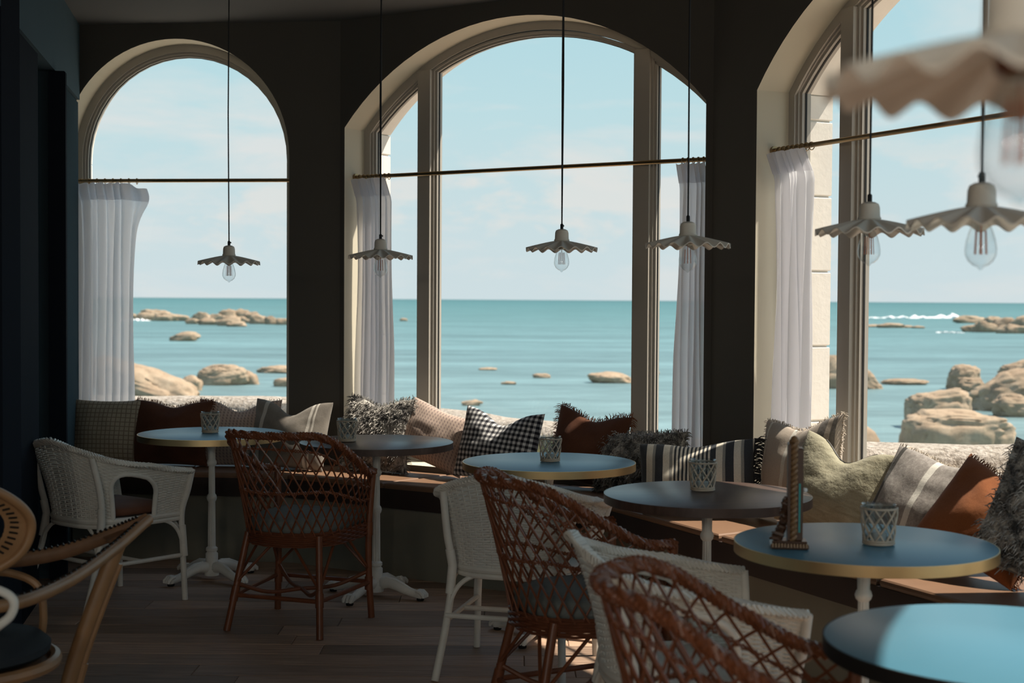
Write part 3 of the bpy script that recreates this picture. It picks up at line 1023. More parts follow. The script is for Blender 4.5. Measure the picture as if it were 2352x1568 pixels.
# ------------------------------------------------------------------ pendant lamps
def make_lamp():
    t = empty('pendant_lamp')            # origin at the middle of the shade's rim
    N, R = 16, 0.146
    th = 0.0035
    def pt(r, a, up):
        q = (r - 0.028) / (R - 0.028)
        z = 0.034 - 0.034 * q ** 1.15 + 0.0076 * (q ** 1.1) * cos(N * a)
        return (r * cos(a), r * sin(a), z + (th if up else 0))
    rs = [0.020 + (R - 0.020) * k / 9 for k in range(10)]
    n = N * 12
    vs, fs = [], []
    for up in (False, True):
        for r in rs:
            for j in range(n):
                vs.append(pt(max(r, 0.028) if r > 0.021 else 0.028, 2 * pi * j / n, up) if r > 0.021 else (r * cos(2 * pi * j / n), r * sin(2 * pi * j / n), 0.034 + (th if up else 0)))
    m = len(rs)
    for side in (0, 1):
        o_ = side * m * n
        for i in range(m - 1):
            for j in range(n):
                j2 = (j + 1) % n
                q = (o_ + i * n + j, o_ + (i + 1) * n + j, o_ + (i + 1) * n + j2, o_ + i * n + j2)
                fs.append(q if side else q[::-1])
    for j in range(n):
        j2 = (j + 1) % n
        fs.append(((m - 1) * n + j, (m - 1) * n + j2, m * n + (m - 1) * n + j2, m * n + (m - 1) * n + j))
        fs.append((j2, j, m * n + j, m * n + j2))
    MB().add(vs, fs).obj('shade', M['lamp'], t)
    MB().lathe([(0.030, 0.037), (0.032, 0.040), (0.0285, 0.046), (0.0275, 0.070), (0.024, 0.080), (0.014, 0.085), (0.006, 0.086)], 28).obj('socket_cup', M['lamp'], t)
    MB().lathe([(0.0, 0.010), (0.019, 0.010), (0.020, 0.014), (0.020, 0.037), (0.0, 0.037)], 20).obj('socket_insert', M['cane_dark'], t)
    gr = MB().lathe([(0.0066, 0.085), (0.0066, 0.104), (0.004, 0.107), (0.0022, 0.108)], 12).obj('cord_grip', M['cord'], t)
    MB().tube([(0.005, 0, 0.099), (0.011, 0, 0.099)], 0.003, 8).obj('grip_screw', M['cord'], gr)
    prof = [(0.0, -0.090), (0.0035, -0.0885), (0.006, -0.084), (0.015, -0.080), (0.024, -0.072), (0.0300, -0.060), (0.0312, -0.048), (0.0285, -0.030), (0.0225, -0.010), (0.0165, 0.003), (0.0135, 0.008), (0.0130, 0.012)]
    b = MB().lathe(prof, 28).obj('bulb', M['bulbglass'], t)
    MB().lathe([(0.0132, 0.004), (0.0136, 0.009), (0.0136, 0.014)], 20).obj('bulb_cap', M['socketmetal'], b)
    fm = MB()
    for k in range(6):
        a = 2 * pi * k / 6 + 0.3
        x0, y0 = 0.0115 * cos(a), 0.0115 * sin(a)
        fm.tube([(x0 * 0.9, y0 * 0.9, -0.010), (x0 * 1.1, y0 * 1.1, -0.058)], 0.0011, 6)
    fm.tube([(0, 0, 0.010), (0, 0, -0.058)], 0.0012, 6)
    fm.obj('filament', M['filament'], b)
    return t
lp = make_lamp()
LS = [(-1.344, 6.75, 1.533), (-0.598, 6.45, 1.556), (0.200, 5.80, 1.573), (0.604, 4.91, 1.557), (0.976, 3.90, 1.558), (0.940, 2.86, 1.525), (0.384, 1.08, 1.533)]
ll = ['pleated pendant lamp with clear bulb hanging in front of the leftmost window', 'pleated pendant lamp hanging in front of the curtain left of the middle window',
      'pleated pendant lamp hanging before open sky in the centre of the middle window', 'pleated pendant lamp hanging before the narrow curtain by the dark pillar',
      'pleated pendant lamp hanging before the mullion of the right window', 'pleated pendant lamp partly behind the large blurred lamp bulb at right',
      'very large blurred pleated pendant lamp at the top right, nearest the viewer']
for i, p in enumerate(LS):
    o = lp if i == 0 else dup(lp)
    o.location = p
    o.rotation_euler = (0, 0, i * 0.37)
    tag(o, ll[i], 'pendant lamp', 'pleated pendant lamps over the tables')
    zc = CEIL - p[2]
    sw = 0.004 * (i % 3 - 1)
    c_ = MB()
    c_.tube([(0, 0, 0.106), (sw, 0, 0.106 + (zc - 0.13) * 0.5), (0, 0, zc - 0.02)], 0.0030, 6)
    c_.obj('cord', M['cord'], o)
    MB().lathe([(0.0, zc - 0.028), (0.04, zc - 0.024), (0.045, zc - 0.001), (0.0, zc - 0.001)], 20).obj('ceiling_rose', M['cord'], o)

# unseen globe lamps, added behind the camera as warm fill for the interior
m_, g_, o_ = new_mat('opal_fill_globe')
e_ = g_.new('ShaderNodeEmission')
g_.put(e_.inputs[0], (1.0, 0.84, 0.66))
e_.inputs[1].default_value = 112.0
m_.node_tree.links.new(e_.outputs[0], o_.inputs[0])
M['globe'] = m_
gl0 = None
for k, (x_, y_) in enumerate([(0.75, -0.7), (0.75, -2.1), (-0.7, -0.9), (-2.2, -0.9), (-0.7, -2.3), (-2.2, -2.3)]):
    t = empty('fill_globe_lamp', (x_, y_, 2.15))
    tag(t, ('first', 'second', 'third', 'fourth', 'fifth', 'sixth')[k] + ' unseen globe lamp added behind the viewer as fill light', 'lamp', 'unseen globe lamps added for fill light')
    if gl0 is None:
        gl0 = (MB().lathe([(0.0, -0.07), (0.035, -0.06), (0.06, -0.035), (0.07, 0.0), (0.06, 0.035), (0.035, 0.06), (0.0, 0.07)], 20).mesh('globe', M['globe']),
               MB().tube([(0, 0, 0.06), (0, 0, CEIL - 2.15)], 0.004, 6).mesh('cord', M['cord']))
    for nm, me in zip(('globe', 'cord'), gl0):
        q = bpy.data.objects.new(nm, me)
        COL.objects.link(q)
        q.parent = t

# ------------------------------------------------------------------ chairs
def u_curve(a, W, yf, Dp, p=2.0):
    """U in plan; a=0 right front, a=.5 back centre, a=1 left front."""
    ql = yf
    arc = pi * sqrt((W * W + Dp * Dp) / 2) * (1.0 if p == 2 else 1.06)
    tot = 2 * ql + arc
    s_ = a * tot
    if s_ < ql:
        return W, yf - s_
    if s_ > ql + arc:
        return -W, (s_ - ql - arc)
    t = (s_ - ql) / arc * pi
    c_, n_ = cos(t), sin(t)
    e = 2 / p
    return W * math.copysign(abs(c_) ** e, c_), -Dp * abs(n_) ** e

def helix(mb, path, R, r, strands, turns, n=6, up=None, flat=None):
    T, Aa, Bb = frames(path, False, up)
    k = len(path)
    for q in range(strands):
        pts = []
        for i in range(k):
            t = 2 * pi * (turns * i / (k - 1) + q / strands)
            pts.append(path[i] + Aa[i] * (R * cos(t) * (flat[0] if flat else 1)) + Bb[i] * (R * sin(t) * (flat[1] if flat else 1)))
        mb.tube(pts, r, n)

def rattan_surface():
    S = dict(W=0.215, yf=0.19, D=0.215)
    Rm = dict(W=0.272, yf=0.215, D=0.315)
    def rimz(a):
        t = 0.5 - 0.5 * cos(2 * pi * a)
        t = min(1.0, max(0.0, (t - 0.02) / 0.80))
        return 0.632 + 0.188 * (t * t * (3 - 2 * t)) ** 0.60
    def P(a, v):
        x0, y0 = u_curve(a, S['W'], S['yf'], S['D'], 2.2)
        x1, y1 = u_curve(a, Rm['W'], Rm['yf'], Rm['D'], 2.2)
        k = v ** 1.15
        fr_ = min(1.0, min(a, 1 - a) / 0.16)
        x1 *= 0.86 + 0.14 * fr_ * fr_ * (3 - 2 * fr_)      # the arms close in on the front posts
        return Vector((x0 + (x1 - x0) * k, y0 + (y1 - y0) * k, 0.400 + (rimz(a) - 0.400) * v))
    return P

def make_rattan_chair():
    t = empty('rattan_armchair')
    P = rattan_surface()
    # braided rim
    path = [P(i / 110, 1.0) for i in range(111)]
    mb = MB()
    helix(mb, path, 0.0135, 0.0075, 5, 26, 6, flat=(0.8, 1.25))
    mb.tube(path, 0.010, 6)
    mb.obj('braided_rim', M['cane'], t)
    # lattice: two families of crossing canes
    lat = MB()
    N = 24
    for sgn in (1, -1):
        for i in range(-4, N + 5):
            a0 = (i + 0.5) / N
            pts = []
            for k in range(19):
                v = k / 18
                a = a0 + sgn * 0.19 * (v - 0.5)
                if 0.004 <= a <= 0.996:
                    q = P(a, v)
                    c_ = P(a, v) - Vector((0, -0.02, q.z))
                    nrm = Vector((c_.x, c_.y, 0))
                    nrm = nrm.normalized() if nrm.length > 1e-6 else Vector((0, -1, 0))
                    pts.append(q + nrm * (0.0032 * sgn))
            if len(pts) > 2:
                lat.tube(pts, 0.0036, 5)
    lat.obj('lattice', M['cane'], t)['kind'] = 'stuff'
    # twisted bands through the lattice
    bd = MB()
    for v0, n_, am in ((0.46, 3, 0.03), (0.80, 2, -0.07)):
        pth = [P(0.004 + 0.992 * i / 120, v0 + am * cos(2 * pi * i / 120)) for i in range(121)]
        helix(bd, pth, 0.0055, 0.0032, n_, 46, 5)
    bd.obj('woven_band', M['cane'], t)
    lo = MB()
    for k in range(7):
        pth = [P(i / 100, 0.0) + Vector((0, 0, -0.040 + 0.0085 * k)) + (P(i / 100, 0.05) - P(i / 100, 0)).normalized() * 0.0 for i in range(101)]
        T, Aa, Bb = frames(pth)
        pth = [p + Bb[i] * (0.004 * sin(i * 0.9 + k * pi)) for i, p in enumerate(pth)]
        fx, fy = pth[0].x, pth[0].y
        front = [Vector((-fx + 2 * fx * q / 16, fy + 0.02 * sin(pi * q / 16), pth[0].z)) for q in range(1, 16)]
        lo.tube(pth + front, 0.0048, 5, closed=True)
    lo.obj('woven_seat_edge', M['cane_dark'], t)
    st = MB()
    poly = [u_curve(i / 40, 0.212, 0.19, 0.212, 2.2) for i in range(41)]
    poly = poly[::-1]
    st.prism(poly, 0.375, 0.402)
    st.obj('seat', M['cane_dark'], t)
    # legs: front ones rise to the arms, rear ones splay
    fl_ = [(0.220, 0.200), (-0.220, 0.200)]
    rl_ = [(0.165, -0.150), (-0.165, -0.150)]
    feet_r = [(0.215, -0.235), (-0.215, -0.235)]
    legs = []
    for k, (x, y_) in enumerate(fl_):
        pts = bez([(x * 1.04, y_ + 0.01, 0.0), (x, y_, 0.2), (x, y_, 0.40), (x * 1.055, y_ + 0.012, 0.628)], 5)
        m_ = MB().tube(pts, [0.0145] * len(pts), 10)
        for z in (0.15, 0.385):
            m_.tube([(x, y_, z - 0.028), (x, y_, z + 0.028)], 0.0175, 10)
        m_.obj('leg', M['cane'], t)
        legs.append(((x * 1.02, y_ + 0.005), (x, y_)))
    for k in range(2):
        (x, y_), (fx, fy) = rl_[k], feet_r[k]
        m_ = MB().tube([(fx, fy, 0.0), ((fx + x) / 2, (fy + y_) / 2, 0.20), (x, y_, 0.40)], 0.0145, 10)
        q = 0.15 / 0.4
        cx, cy = fx + (x - fx) * q, fy + (y_ - fy) * q
        m_.tube([(cx - (x - fx) * 0.07, cy - (y_ - fy) * 0.07, 0.122), (cx + (x - fx) * 0.07, cy + (y_ - fy) * 0.07, 0.178)], 0.0175, 10)
        m_.obj('leg', M['cane'], t)
        legs.append(((cx, cy), (x, y_)))
    lowp = [Vector((legs[0][0][0], legs[0][0][1], 0.155)), Vector((legs[1][0][0], legs[1][0][1], 0.155)), Vector((legs[3][0][0], legs[3][0][1], 0.145)), Vector((legs[2][0][0], legs[2][0][1], 0.145))]
    for i in range(4):
        MB().tube([lowp[i], lowp[(i + 1) % 4]], 0.0095, 8).obj('stretcher', M['cane'], t)
    for i in (0, 1):
        a_, b_ = lowp[i], lowp[i + 2]
        c_ = (a_ + b_) / 2
        side = Vector((-0.05 if i == 0 else 0.05, 0.0, -0.012))
        MB().tube(bez([a_ + Vector((0, 0, 0.05)), (a_ + c_) / 2 + side * 0.2, c_ + side * 0.4, (b_ + c_) / 2 + side * 0.2, b_ + Vector((0, 0, 0.05))], 6), 0.0085, 8).obj('cross_stretcher', M['cane'], t)
    tops = [Vector((0.2, 0.19, 0.37)), Vector((-0.2, 0.19, 0.37)), Vector((-0.155, -0.15, 0.37)), Vector((0.155, -0.15, 0.37))]
    for i in range(4):
        a_, b_ = lowp[i], lowp[(i + 1) % 4]
        ta, tb_ = tops[i], tops[(i + 1) % 4]
        for p_, q in ((a_, 0.38), (b_, 0.62)):
            MB().tube([p_ + Vector((0, 0, 0.045)), ta.lerp(tb_, q)], 0.0062, 7).obj('brace', M['cane'], t)
    return t

def pad_mesh(W, yf, Dp, h, crown, p=2.2):
    mb = MB()
    n = 56
    ring = []
    for i in range(n):
        a = i / n
        if a < 0.78:
            x, y_ = u_curve(a / 0.78, W, yf, Dp, p)
        else:
            q = (a - 0.78) / 0.22
            x, y_ = -W + 2 * W * q, yf + 0.015 * sin(pi * q)
        ring.append((x, y_))
    rows = [(0.93, 0.0), (0.985, h * 0.2), (1.0, h * 0.5), (0.985, h * 0.8), (0.93, h), (0.75, h + crown * 0.5), (0.45, h + crown * 0.9), (0.12, h + crown)]
    vs, fs = [], []
    for k, z in rows:
        vs += [(x * k, y_ * k, z) for x, y_ in ring]
    for r in range(len(rows) - 1):
        for i in range(n):
            j = (i + 1) % n
            fs.append((r * n + i, (r + 1) * n + i, (r + 1) * n + j, r * n + j))
    fs.append(tuple((len(rows) - 1) * n + i for i in range(n))[::-1])
    fs.append(tuple(range(n)))
    mb.add(vs, fs)
    return mb

def make_white_chair():
    t = empty('wicker_armchair')
    S = dict(W=0.225, yf=0.225, D=0.215)
    Rm = dict(W=0.290, yf=0.240, D=0.300)
    pw_ = 2.7
    def rimz(a):
        q = 1 - abs(2 * a - 1)
        return 0.590 + 0.158 * (q ** 1.15 if q < 0.9 else q ** 1.15)
    def P(a, v):
        x0, y0 = u_curve(a, S['W'], S['yf'], S['D'], pw_)
        x1, y1 = u_curve(a, Rm['W'], Rm['yf'], Rm['D'], pw_)
        k = v ** 1.5
        return Vector((x0 + (x1 - x0) * k, y0 + (y1 - y0) * k, 0.395 + (rimz(a) - 0.395) * v))
    # arched openings in both sides
    hc, hw, hh = 0.205, 0.082, 0.82
    def inhole(a, v):
        for c_ in (hc, 1 - hc):
            q = abs(a - c_) / hw
            if q < 1 and v < (hh - 0.34) + 0.34 * sqrt(1 - q * q):
                return True
        return False
    wv_ = MB()
    rows = 36
    nst = 46
    for k in range(rows):
        v = 0.01 + 0.97 * k / (rows - 1)
        run = []
        def flush():
            if len(run) > 2:
                wv_.tube(list(run), 0.0043, 4, flat=(1.0, 0.75), caps=False)
            run.clear()
        m_ = 184
        for i in range(m_ + 1):
            a = 0.004 + 0.992 * i / m_
            if inhole(a, v):
                flush()
                continue
            p = P(a, v)
            nrm = Vector((p.x, p.y + 0.03, 0)).normalized()
            run.append(p + nrm * (0.0042 * cos(pi * a * nst + pi * k)))
        flush()
    wv_.obj('woven_side', M['whitecane'], t)['kind'] = 'stuff'
    sk = MB()
    for i in range(nst + 1):
        a = min(0.997, max(0.003, i / nst))
        pts = [P(a, v / 14) for v in range(15) if not inhole(a, v / 14)]
        if len(pts) > 2:
            sk.tube(pts, 0.0032, 5)
    sk.obj('stake', M['whitecane'], t)['kind'] = 'stuff'
    for c_ in (hc, 1 - hc):
        pts = [P(c_ - hw, 0.0), P(c_ - hw, 0.15), P(c_ - hw, 0.3)]
        for i in range(13):
            th = pi - pi * i / 12
            pts.append(P(c_ + hw * cos(th), (hh - 0.34) + 0.34 * sin(th)))
        pts += [P(c_ + hw, 0.3), P(c_ + hw, 0.15), P(c_ + hw, 0.0)]
        MB().tube(pts, 0.0115, 9).obj('arm_arch', M['whitecane'], t)
    path = [P(i / 110, 1.0) for i in range(111)]
    rim = MB()
    helix(rim, path, 0.0125, 0.0072, 4, 26, 6, flat=(0.75, 1.35))
    rim.tube(path, 0.0105, 6)
    rim.obj('braided_rim', M['whitecane'], t)
    # seat frame
    sf = MB()
    ring = [P(i / 60, 0.0) for i in range(61)]
    ring += [Vector((-0.225 + 0.45 * q / 12, 0.225 + 0.012 * sin(pi * q / 12), 0.395)) for q in range(1, 12)]
    sf.tube(ring, 0.013, 8, closed=True)
    sf.tube([p + Vector((0, 0, -0.022)) for p in ring], 0.011, 8, closed=True)
    sf.obj('seat_frame', M['whitecane'], t)
    st = MB()
    st.prism([u_curve(i / 40, 0.222, 0.225, 0.212, pw_) for i in range(41)][::-1], 0.380, 0.400)
    st.obj('seat', M['whitecane'], t)
    # legs
    for sx in (1, -1):
        pts = bez([(0.240 * sx, 0.240, 0.0), (0.232 * sx, 0.232, 0.25), (0.230 * sx, 0.230, 0.40), (0.262 * sx, 0.238, 0.50), (0.290 * sx, 0.240, 0.592)], 5)
        m_ = MB().tube(pts, 0.0135, 10)
        m_.tube([(0.238 * sx, 0.238, 0.20), (0.231 * sx, 0.231, 0.34)], 0.0165, 10)
        m_.obj('leg', M['whitecane'], t)
        xr, yr = 0.205, -0.165
        top = P(0.5 - 0.160 * sx, 0.97)
        pts = bez([(0.235 * sx, -0.290, 0.0), (0.215 * sx, -0.220, 0.20), (xr * sx, -0.182, 0.38), ((xr + 0.016) * sx, -0.200, 0.52), (top.x * 1.03, top.y * 1.04, top.z)], 6)
        m_ = MB().tube(pts, 0.0145, 10)
        m_.tube([(0.209 * sx, -0.200, 0.30), (xr * sx, -0.182, 0.40), ((xr + 0.008) * sx, -0.190, 0.46)], 0.0175, 10)
        m_.obj('leg', M['whitecane'], t)
    zl = 0.205
    cf, cr = Vector((0.234, 0.234, zl)), Vector((0.216, -0.224, zl))
    MB().tube([cf, cr], 0.0095, 8).obj('stretcher', M['whitecane'], t)
    MB().tube([Vector((-cf.x, cf.y, zl)), Vector((-cr.x, cr.y, zl))], 0.0095, 8).obj('stretcher', M['whitecane'], t)
    MB().tube([Vector((-0.222, 0.01, zl)), Vector((0.222, 0.01, zl))], 0.0095, 8).obj('stretcher', M['whitecane'], t)
    MB().tube([Vector((-cr.x, cr.y, zl + 0.02)), Vector((cr.x, cr.y, zl + 0.02))], 0.0095, 8).obj('stretcher', M['whitecane'], t)
    def arc(p, q):
        c_ = Vector((p.x, p.y, q.z)).lerp(q, 0.10)
        return [p * (1 - t) ** 2 + c_ * (2 * t * (1 - t)) + q * t * t for t in [k / 12 for k in range(13)]]
    corners = [Vector((0.232, 0.232, 0.235)), Vector((-0.232, 0.232, 0.235)), Vector((-0.210, -0.208, 0.235)), Vector((0.210, -0.208, 0.235))]
    tops = [Vector((0.228, 0.228, 0.375)), Vector((-0.228, 0.228, 0.375)), Vector((-0.2, -0.18, 0.375)), Vector((0.2, -0.18, 0.375))]
    for i in range(4):
        j = (i + 1) % 4
        for p, k, e in ((corners[i], i, 0.33), (corners[j], j, 0.67)):
            MB().tube(arc(p, tops[i].lerp(tops[j], e)), 0.0085, 7).obj('brace', M['whitecane'], t)
    return t

def yaw(fx, fy):
    return atan2(-fx, fy)

wc = make_white_chair()
WCH = [((-1.815, 6.385), (0.62, 0.785), 'white wicker armchair by the navy wall at the far left blue table'),
       ((0.035, 5.285), (0.27, 0.963), 'white wicker armchair facing away at the blue table in the middle, behind the rattan chair'),
       ((0.468, 3.775), (0.993, 0.114), 'white wicker armchair at the table with the carved stand, between two rattan chairs')]
pad_b = pad_mesh(0.200, 0.205, 0.185, 0.035, 0.018)
for i, (p, f_, lb) in enumerate(WCH):
    o = wc if i == 0 else dup(wc)
    o.location = (p[0], p[1], 0)
    o.rotation_euler = (0, 0, yaw(*f_))
    tag(o, lb, 'chair', 'white wicker armchairs facing the bench')
pb = pad_b.obj('chair_pad', M['padbrown'], loc=(WCH[0][0][0], WCH[0][0][1], 0.4085), rz=yaw(*WCH[0][1]))
tag(pb, 'brown seat pad lying in the white wicker armchair by the navy wall', 'seat pad')
rc = make_rattan_chair()
RCH = [((-0.885, 5.970), (0.345, 0.939), 'red-brown rattan armchair with lattice back standing alone in the centre left'),
       ((0.218, 4.450), (0.942, 0.334), 'red-brown rattan armchair behind the white chair, facing the dark table'),
       ((0.490, 2.755), (0.994, -0.105), 'red-brown rattan armchair nearest the viewer at the bottom centre')]
pad_g = pad_mesh(0.205, 0.185, 0.203, 0.060, 0.028)
pgl = ['slate grey seat pad inside the rattan armchair standing alone at centre left', 'slate grey seat pad inside the rattan armchair behind the white chair', 'slate grey seat pad inside the nearest rattan armchair at the bottom']
gpad = None
for i, (p, f_, lb) in enumerate(RCH):
    o = rc if i == 0 else dup(rc)
    o.location = (p[0], p[1], 0)
    o.rotation_euler = (0, 0, yaw(*f_))
    tag(o, lb, 'chair', 'red-brown rattan armchairs facing the bench')
    if i == 0:
        gpad = q = pad_g.obj('chair_pad', M['padgrey'])
    else:
        q = gpad.copy()
        COL.objects.link(q)
    q.location = (p[0], p[1], 0.4022)
    q.rotation_euler = (0, 0, yaw(*f_))
    tag(q, pgl[i], 'seat pad', 'slate grey pads in the rattan armchairs')

# the honey coloured rattan armchair cut by the left edge
def make_honey_chair():
    t = empty('rattan_armchair', (-1.45, 3.80, 0))
    o0 = Vector((-1.45, 3.80, 0))
    def L(*pts):
        return [Vector(p) - o0 for p in pts]
    tip = (-1.075, 4.20, 0.712)
    outer = bez(L((-1.62, 3.30, 0.70), (-1.36, 3.22, 0.665), (-1.19, 3.32, 0.645), (-1.135, 3.62, 0.640), (-1.105, 3.95, 0.668), tip), 10)
    inner = bez(L((-1.66, 3.95, 0.655), (-1.46, 3.99, 0.625), (-1.30, 4.06, 0.635), (-1.17, 4.15, 0.675), tip), 10)
    m_ = MB().tube(outer, 0.016, 10)
    m_.obj('arm_rail', M['honey'], t)
    MB().tube(inner, 0.016, 10, flat=(1.3, 0.8)).obj('inner_rail', M['honey_band'], t)
    bnd = MB()
    for pth in (outer, inner):
        T, Aa, Bb = frames(pth)
        for i in range(4, len(pth) - 3, 1):
            p = pth[i]
            qs = (-0.3, -0.8, -1.3) if pth is outer else (-0.5, 0.0, 0.5)
            bnd.tube([p + Aa[i] * 0.0165 * cos(q) * (1 if pth is outer else 1.35) + Bb[i] * 0.0185 * sin(q) * (1 if pth is outer else 0.75) + T[i] * 0.002 for q in qs], 0.0042, 5)
    bnd.obj('cane_binding', M['binding'], t)['kind'] = 'stuff'
    # woven arm panel between the rails close to the tip
    pan = MB()
    def fn(u, v):
        a = outer[int((0.80 + 0.18 * u) * (len(outer) - 1))]
        b = inner[int((0.72 + 0.26 * u) * (len(inner) - 1))]
        p = a.lerp(b, 0.08 + 0.84 * v)
        return p + Vector((0, 0, 0.004 + 0.003 * sin(v * 40)))
    pan.grid(fn, 18, 14)
    pan.obj('arm_weave', M['honey_band'], t)
    # curved back: rail and woven band
    back = bez(L((-1.52, 3.50, 0.925), (-1.40, 3.56, 0.910), (-1.310, 3.66, 0.858), (-1.262, 3.72, 0.785), (-1.285, 3.72, 0.700), (-1.37, 3.70, 0.640)), 10)
    MB().tube(back, 0.0125, 10).obj('back_rail', M['honey'], t)
    bp = MB()
    def fb(u, v):
        p = back[int(u * (len(back) - 1))]
        c_ = Vector((-1.43, 3.62, 0.79)) - o0
        return p.lerp(c_, 0.06 + 0.28 * v) + Vector((0, 0, 0.0022 * sin(u * 140)))
    bp.grid(fb, 48, 8)
    bp.obj('back_weave', M['honey'], t)
    bb = MB()
    for i in range(5, len(back) - 5, 2):
        c_ = Vector((-1.43, 3.62, 0.79)) - o0
        p = back[i].lerp(c_, 0.16)
        q = back[i].lerp(c_, 0.27)
        w = (c_ - back[i]).cross(Vector((0, 1, 0))).normalized() * 0.0
        bb.tube([p + Vector((0.002, -0.006, 0.002)), q + Vector((0.002, -0.006, 0.002))], 0.0026, 4)
    bb.obj('back_stitch', M['binding'], t)['kind'] = 'stuff'
    # legs
    lgs = [L((-1.115, 4.02, 0.668), (-1.175, 3.99, 0.50), (-1.235, 3.96, 0.30), (-1.29, 3.93, 0.0)), L((-1.21, 3.30, 0.64), (-1.25, 3.30, 0.35), (-1.24, 3.24, 0.0)),
           L((-1.62, 4.00, 0.64), (-1.60, 3.99, 0.40), (-1.62, 4.0, 0.0)), L((-1.62, 3.30, 0.69), (-1.58, 3.32, 0.40), (-1.62, 3.25, 0.0))]
    for k, p in enumerate(lgs):
        m_ = MB().tube(bez(p, 6), 0.0225 if k == 0 else 0.018, 12)
        if k == 0:
            p2 = [q + Vector((0.022, 0.016, 0.0)) for q in bez(p, 6)][2:]
            m_.tube(p2, 0.011, 8)
            m_.tube([p2[9], p2[10], p2[11]], 0.0155, 8)
        m_.obj('leg', M['honey'], t)
    ring = [Vector((-1.43 + 0.235 * cos(2 * pi * i / 40), 3.68 + 0.235 * sin(2 * pi * i / 40), 0.415)) - o0 for i in range(40)]
    MB().tube(ring, 0.017, 8, closed=True).obj('seat_frame', M['honey'], t)
    MB().lathe([(0.0, 0.40), (0.232, 0.40), (0.232, 0.412), (0.0, 0.412)], 40, c=(-1.43 - o0.x, 3.68 - o0.y, 0)).obj('seat', M['honey_band'], t)
    arc = bez(L((-1.46, 3.86, 0.62), (-1.36, 3.86, 0.615), (-1.29, 3.86, 0.58), (-1.275, 3.86, 0.50), (-1.285, 3.86, 0.42)), 8)
    MB().tube(arc, 0.011, 8).obj('arm_support', M['honey'], t)
    loop = bez(L((-1.30, 3.2, 0.712), (-1.20, 3.2, 0.712), (-1.15, 3.2, 0.703), (-1.124, 3.2, 0.681), (-1.132, 3.2, 0.648), (-1.167, 3.2, 0.618), (-1.235, 3.24, 0.56)), 8)
    MB().tube(loop, 0.0105, 10).obj('back_brace', M['whitecane'], t)
    return t
hc_ = make_honey_chair()
tag(hc_, 'honey coloured rattan armchair cut by the left picture edge, closest at left', 'chair')
hp_ = MB().lathe([(0.0, 0.0), (0.205, 0.0), (0.222, 0.012), (0.224, 0.03), (0.205, 0.046), (0.1, 0.052), (0.0, 0.053)], 40).obj('chair_pad', M['paddark'], loc=(-1.43, 3.68, 0.4305))
tag(hp_, 'charcoal round seat pad on the honey coloured rattan armchair', 'seat pad')

# ------------------------------------------------------------------ cushions
def pillow(w, h, T, chop=0.05, pinch=0.05, n=26, seed=0, ears=0.0):
    rnd = random.Random(seed)
    off = Vector((rnd.uniform(0, 50), rnd.uniform(0, 50), 0))
    def pt(u, v, sgn):
        x = w / 2 * u * (1 - pinch * (1 - v * v))
        z = h / 2 * v * (1 - pinch * (1 - u * u))
        fl = max(0.0, (1 - u * u) * (1 - v * v)) ** 0.42
        d = chop * exp(-(u / 0.42) ** 2) * max(0.0, (v + 0.25) / 1.25) ** 1.5
        z -= d
        z += ears * max(0.0, v) ** 2 * u * u
        y_ = sgn * T / 2 * fl * (1 - 0.35 * max(0, v) * exp(-(u / 0.4) ** 2) * (chop > 0.02))
        y_ *= 1 + 0.16 * (-v)
        wr = mnoise.noise(Vector((u * 2.6, v * 2.6, sgn * 3)) + off) * 0.009 * min(1, fl * 1.6)
        return (x, y_ + wr, z)
    mb = MB()
    vs, fs = [], []
    idx = {}
    for s_ in (1, -1):
        for i in range(n + 1):
            for j in range(n + 1):
                edge = i in (0, n) or j in (0, n)
                key = (i, j, 0 if edge else s_)
                if key not in idx:
                    # denser sampling to the seams
                    u = sin((i / n - 0.5) * pi)
                    v = sin((j / n - 0.5) * pi)
                    idx[key] = len(vs)
                    vs.append(pt(u, v, s_))
    def k(i, j, s_):
        return idx[(i, j, 0 if i in (0, n) or j in (0, n) else s_)]
    for s_ in (1, -1):
        for i in range(n):
            for j in range(n):
                q = (k(i, j, s_), k(i + 1, j, s_), k(i + 1, j + 1, s_), k(i, j + 1, s_))
                fs.append(q[::-1] if s_ > 0 else q)
    mb.add(vs, fs)
    return mb, pt

def fringe(pt, sides, length, dens, r, seed):
    rnd = random.Random(seed)
    mb = MB()
    for sd_ in sides:
        for k in range(dens):
            q = -1 + 2 * (k + rnd.random()) / dens
            u, v, du, dv = {'L': (-1, q, -1, 0), 'R': (1, q, 1, 0), 'T': (q, 1, 0, 1), 'B': (q, -1, 0, -1)}[sd_]
            p = Vector(pt(u, v, 1))
            dr_ = Vector((du + rnd.uniform(-.6, .6), rnd.uniform(-.7, .7), dv + rnd.uniform(-.6, .6))).normalized()
            l = length * rnd.uniform(0.6, 1.15)
            m_ = p + dr_ * l * 0.5
            e_ = p + dr_ * l + Vector((0, 0, -0.25 * l))
            mb.tube([p - dr_ * 0.004, m_, e_], [r, r, r * 0.5], 3)
    return mb

def tufts(pt, count, length, r, seed):
    rnd = random.Random(seed)
    mb = MB()
    for _ in range(count):
        u, v = rnd.uniform(-0.98, 0.98), rnd.uniform(-0.98, 0.98)
        s_ = -1 if rnd.random() < 0.75 else 1
        p = Vector(pt(u, v, s_))
        dr_ = Vector((rnd.uniform(-1, 1) + u * 0.5, s_ * 0.9, rnd.uniform(-1, 1) + v * 0.3)).normalized()
        l = length * rnd.uniform(0.6, 1.2)
        mb.tube([p, p + dr_ * l * 0.6, p + dr_ * l + Vector((0, 0, -0.4 * l))], [r, r, r * 0.4], 3, caps=False)
    return mb

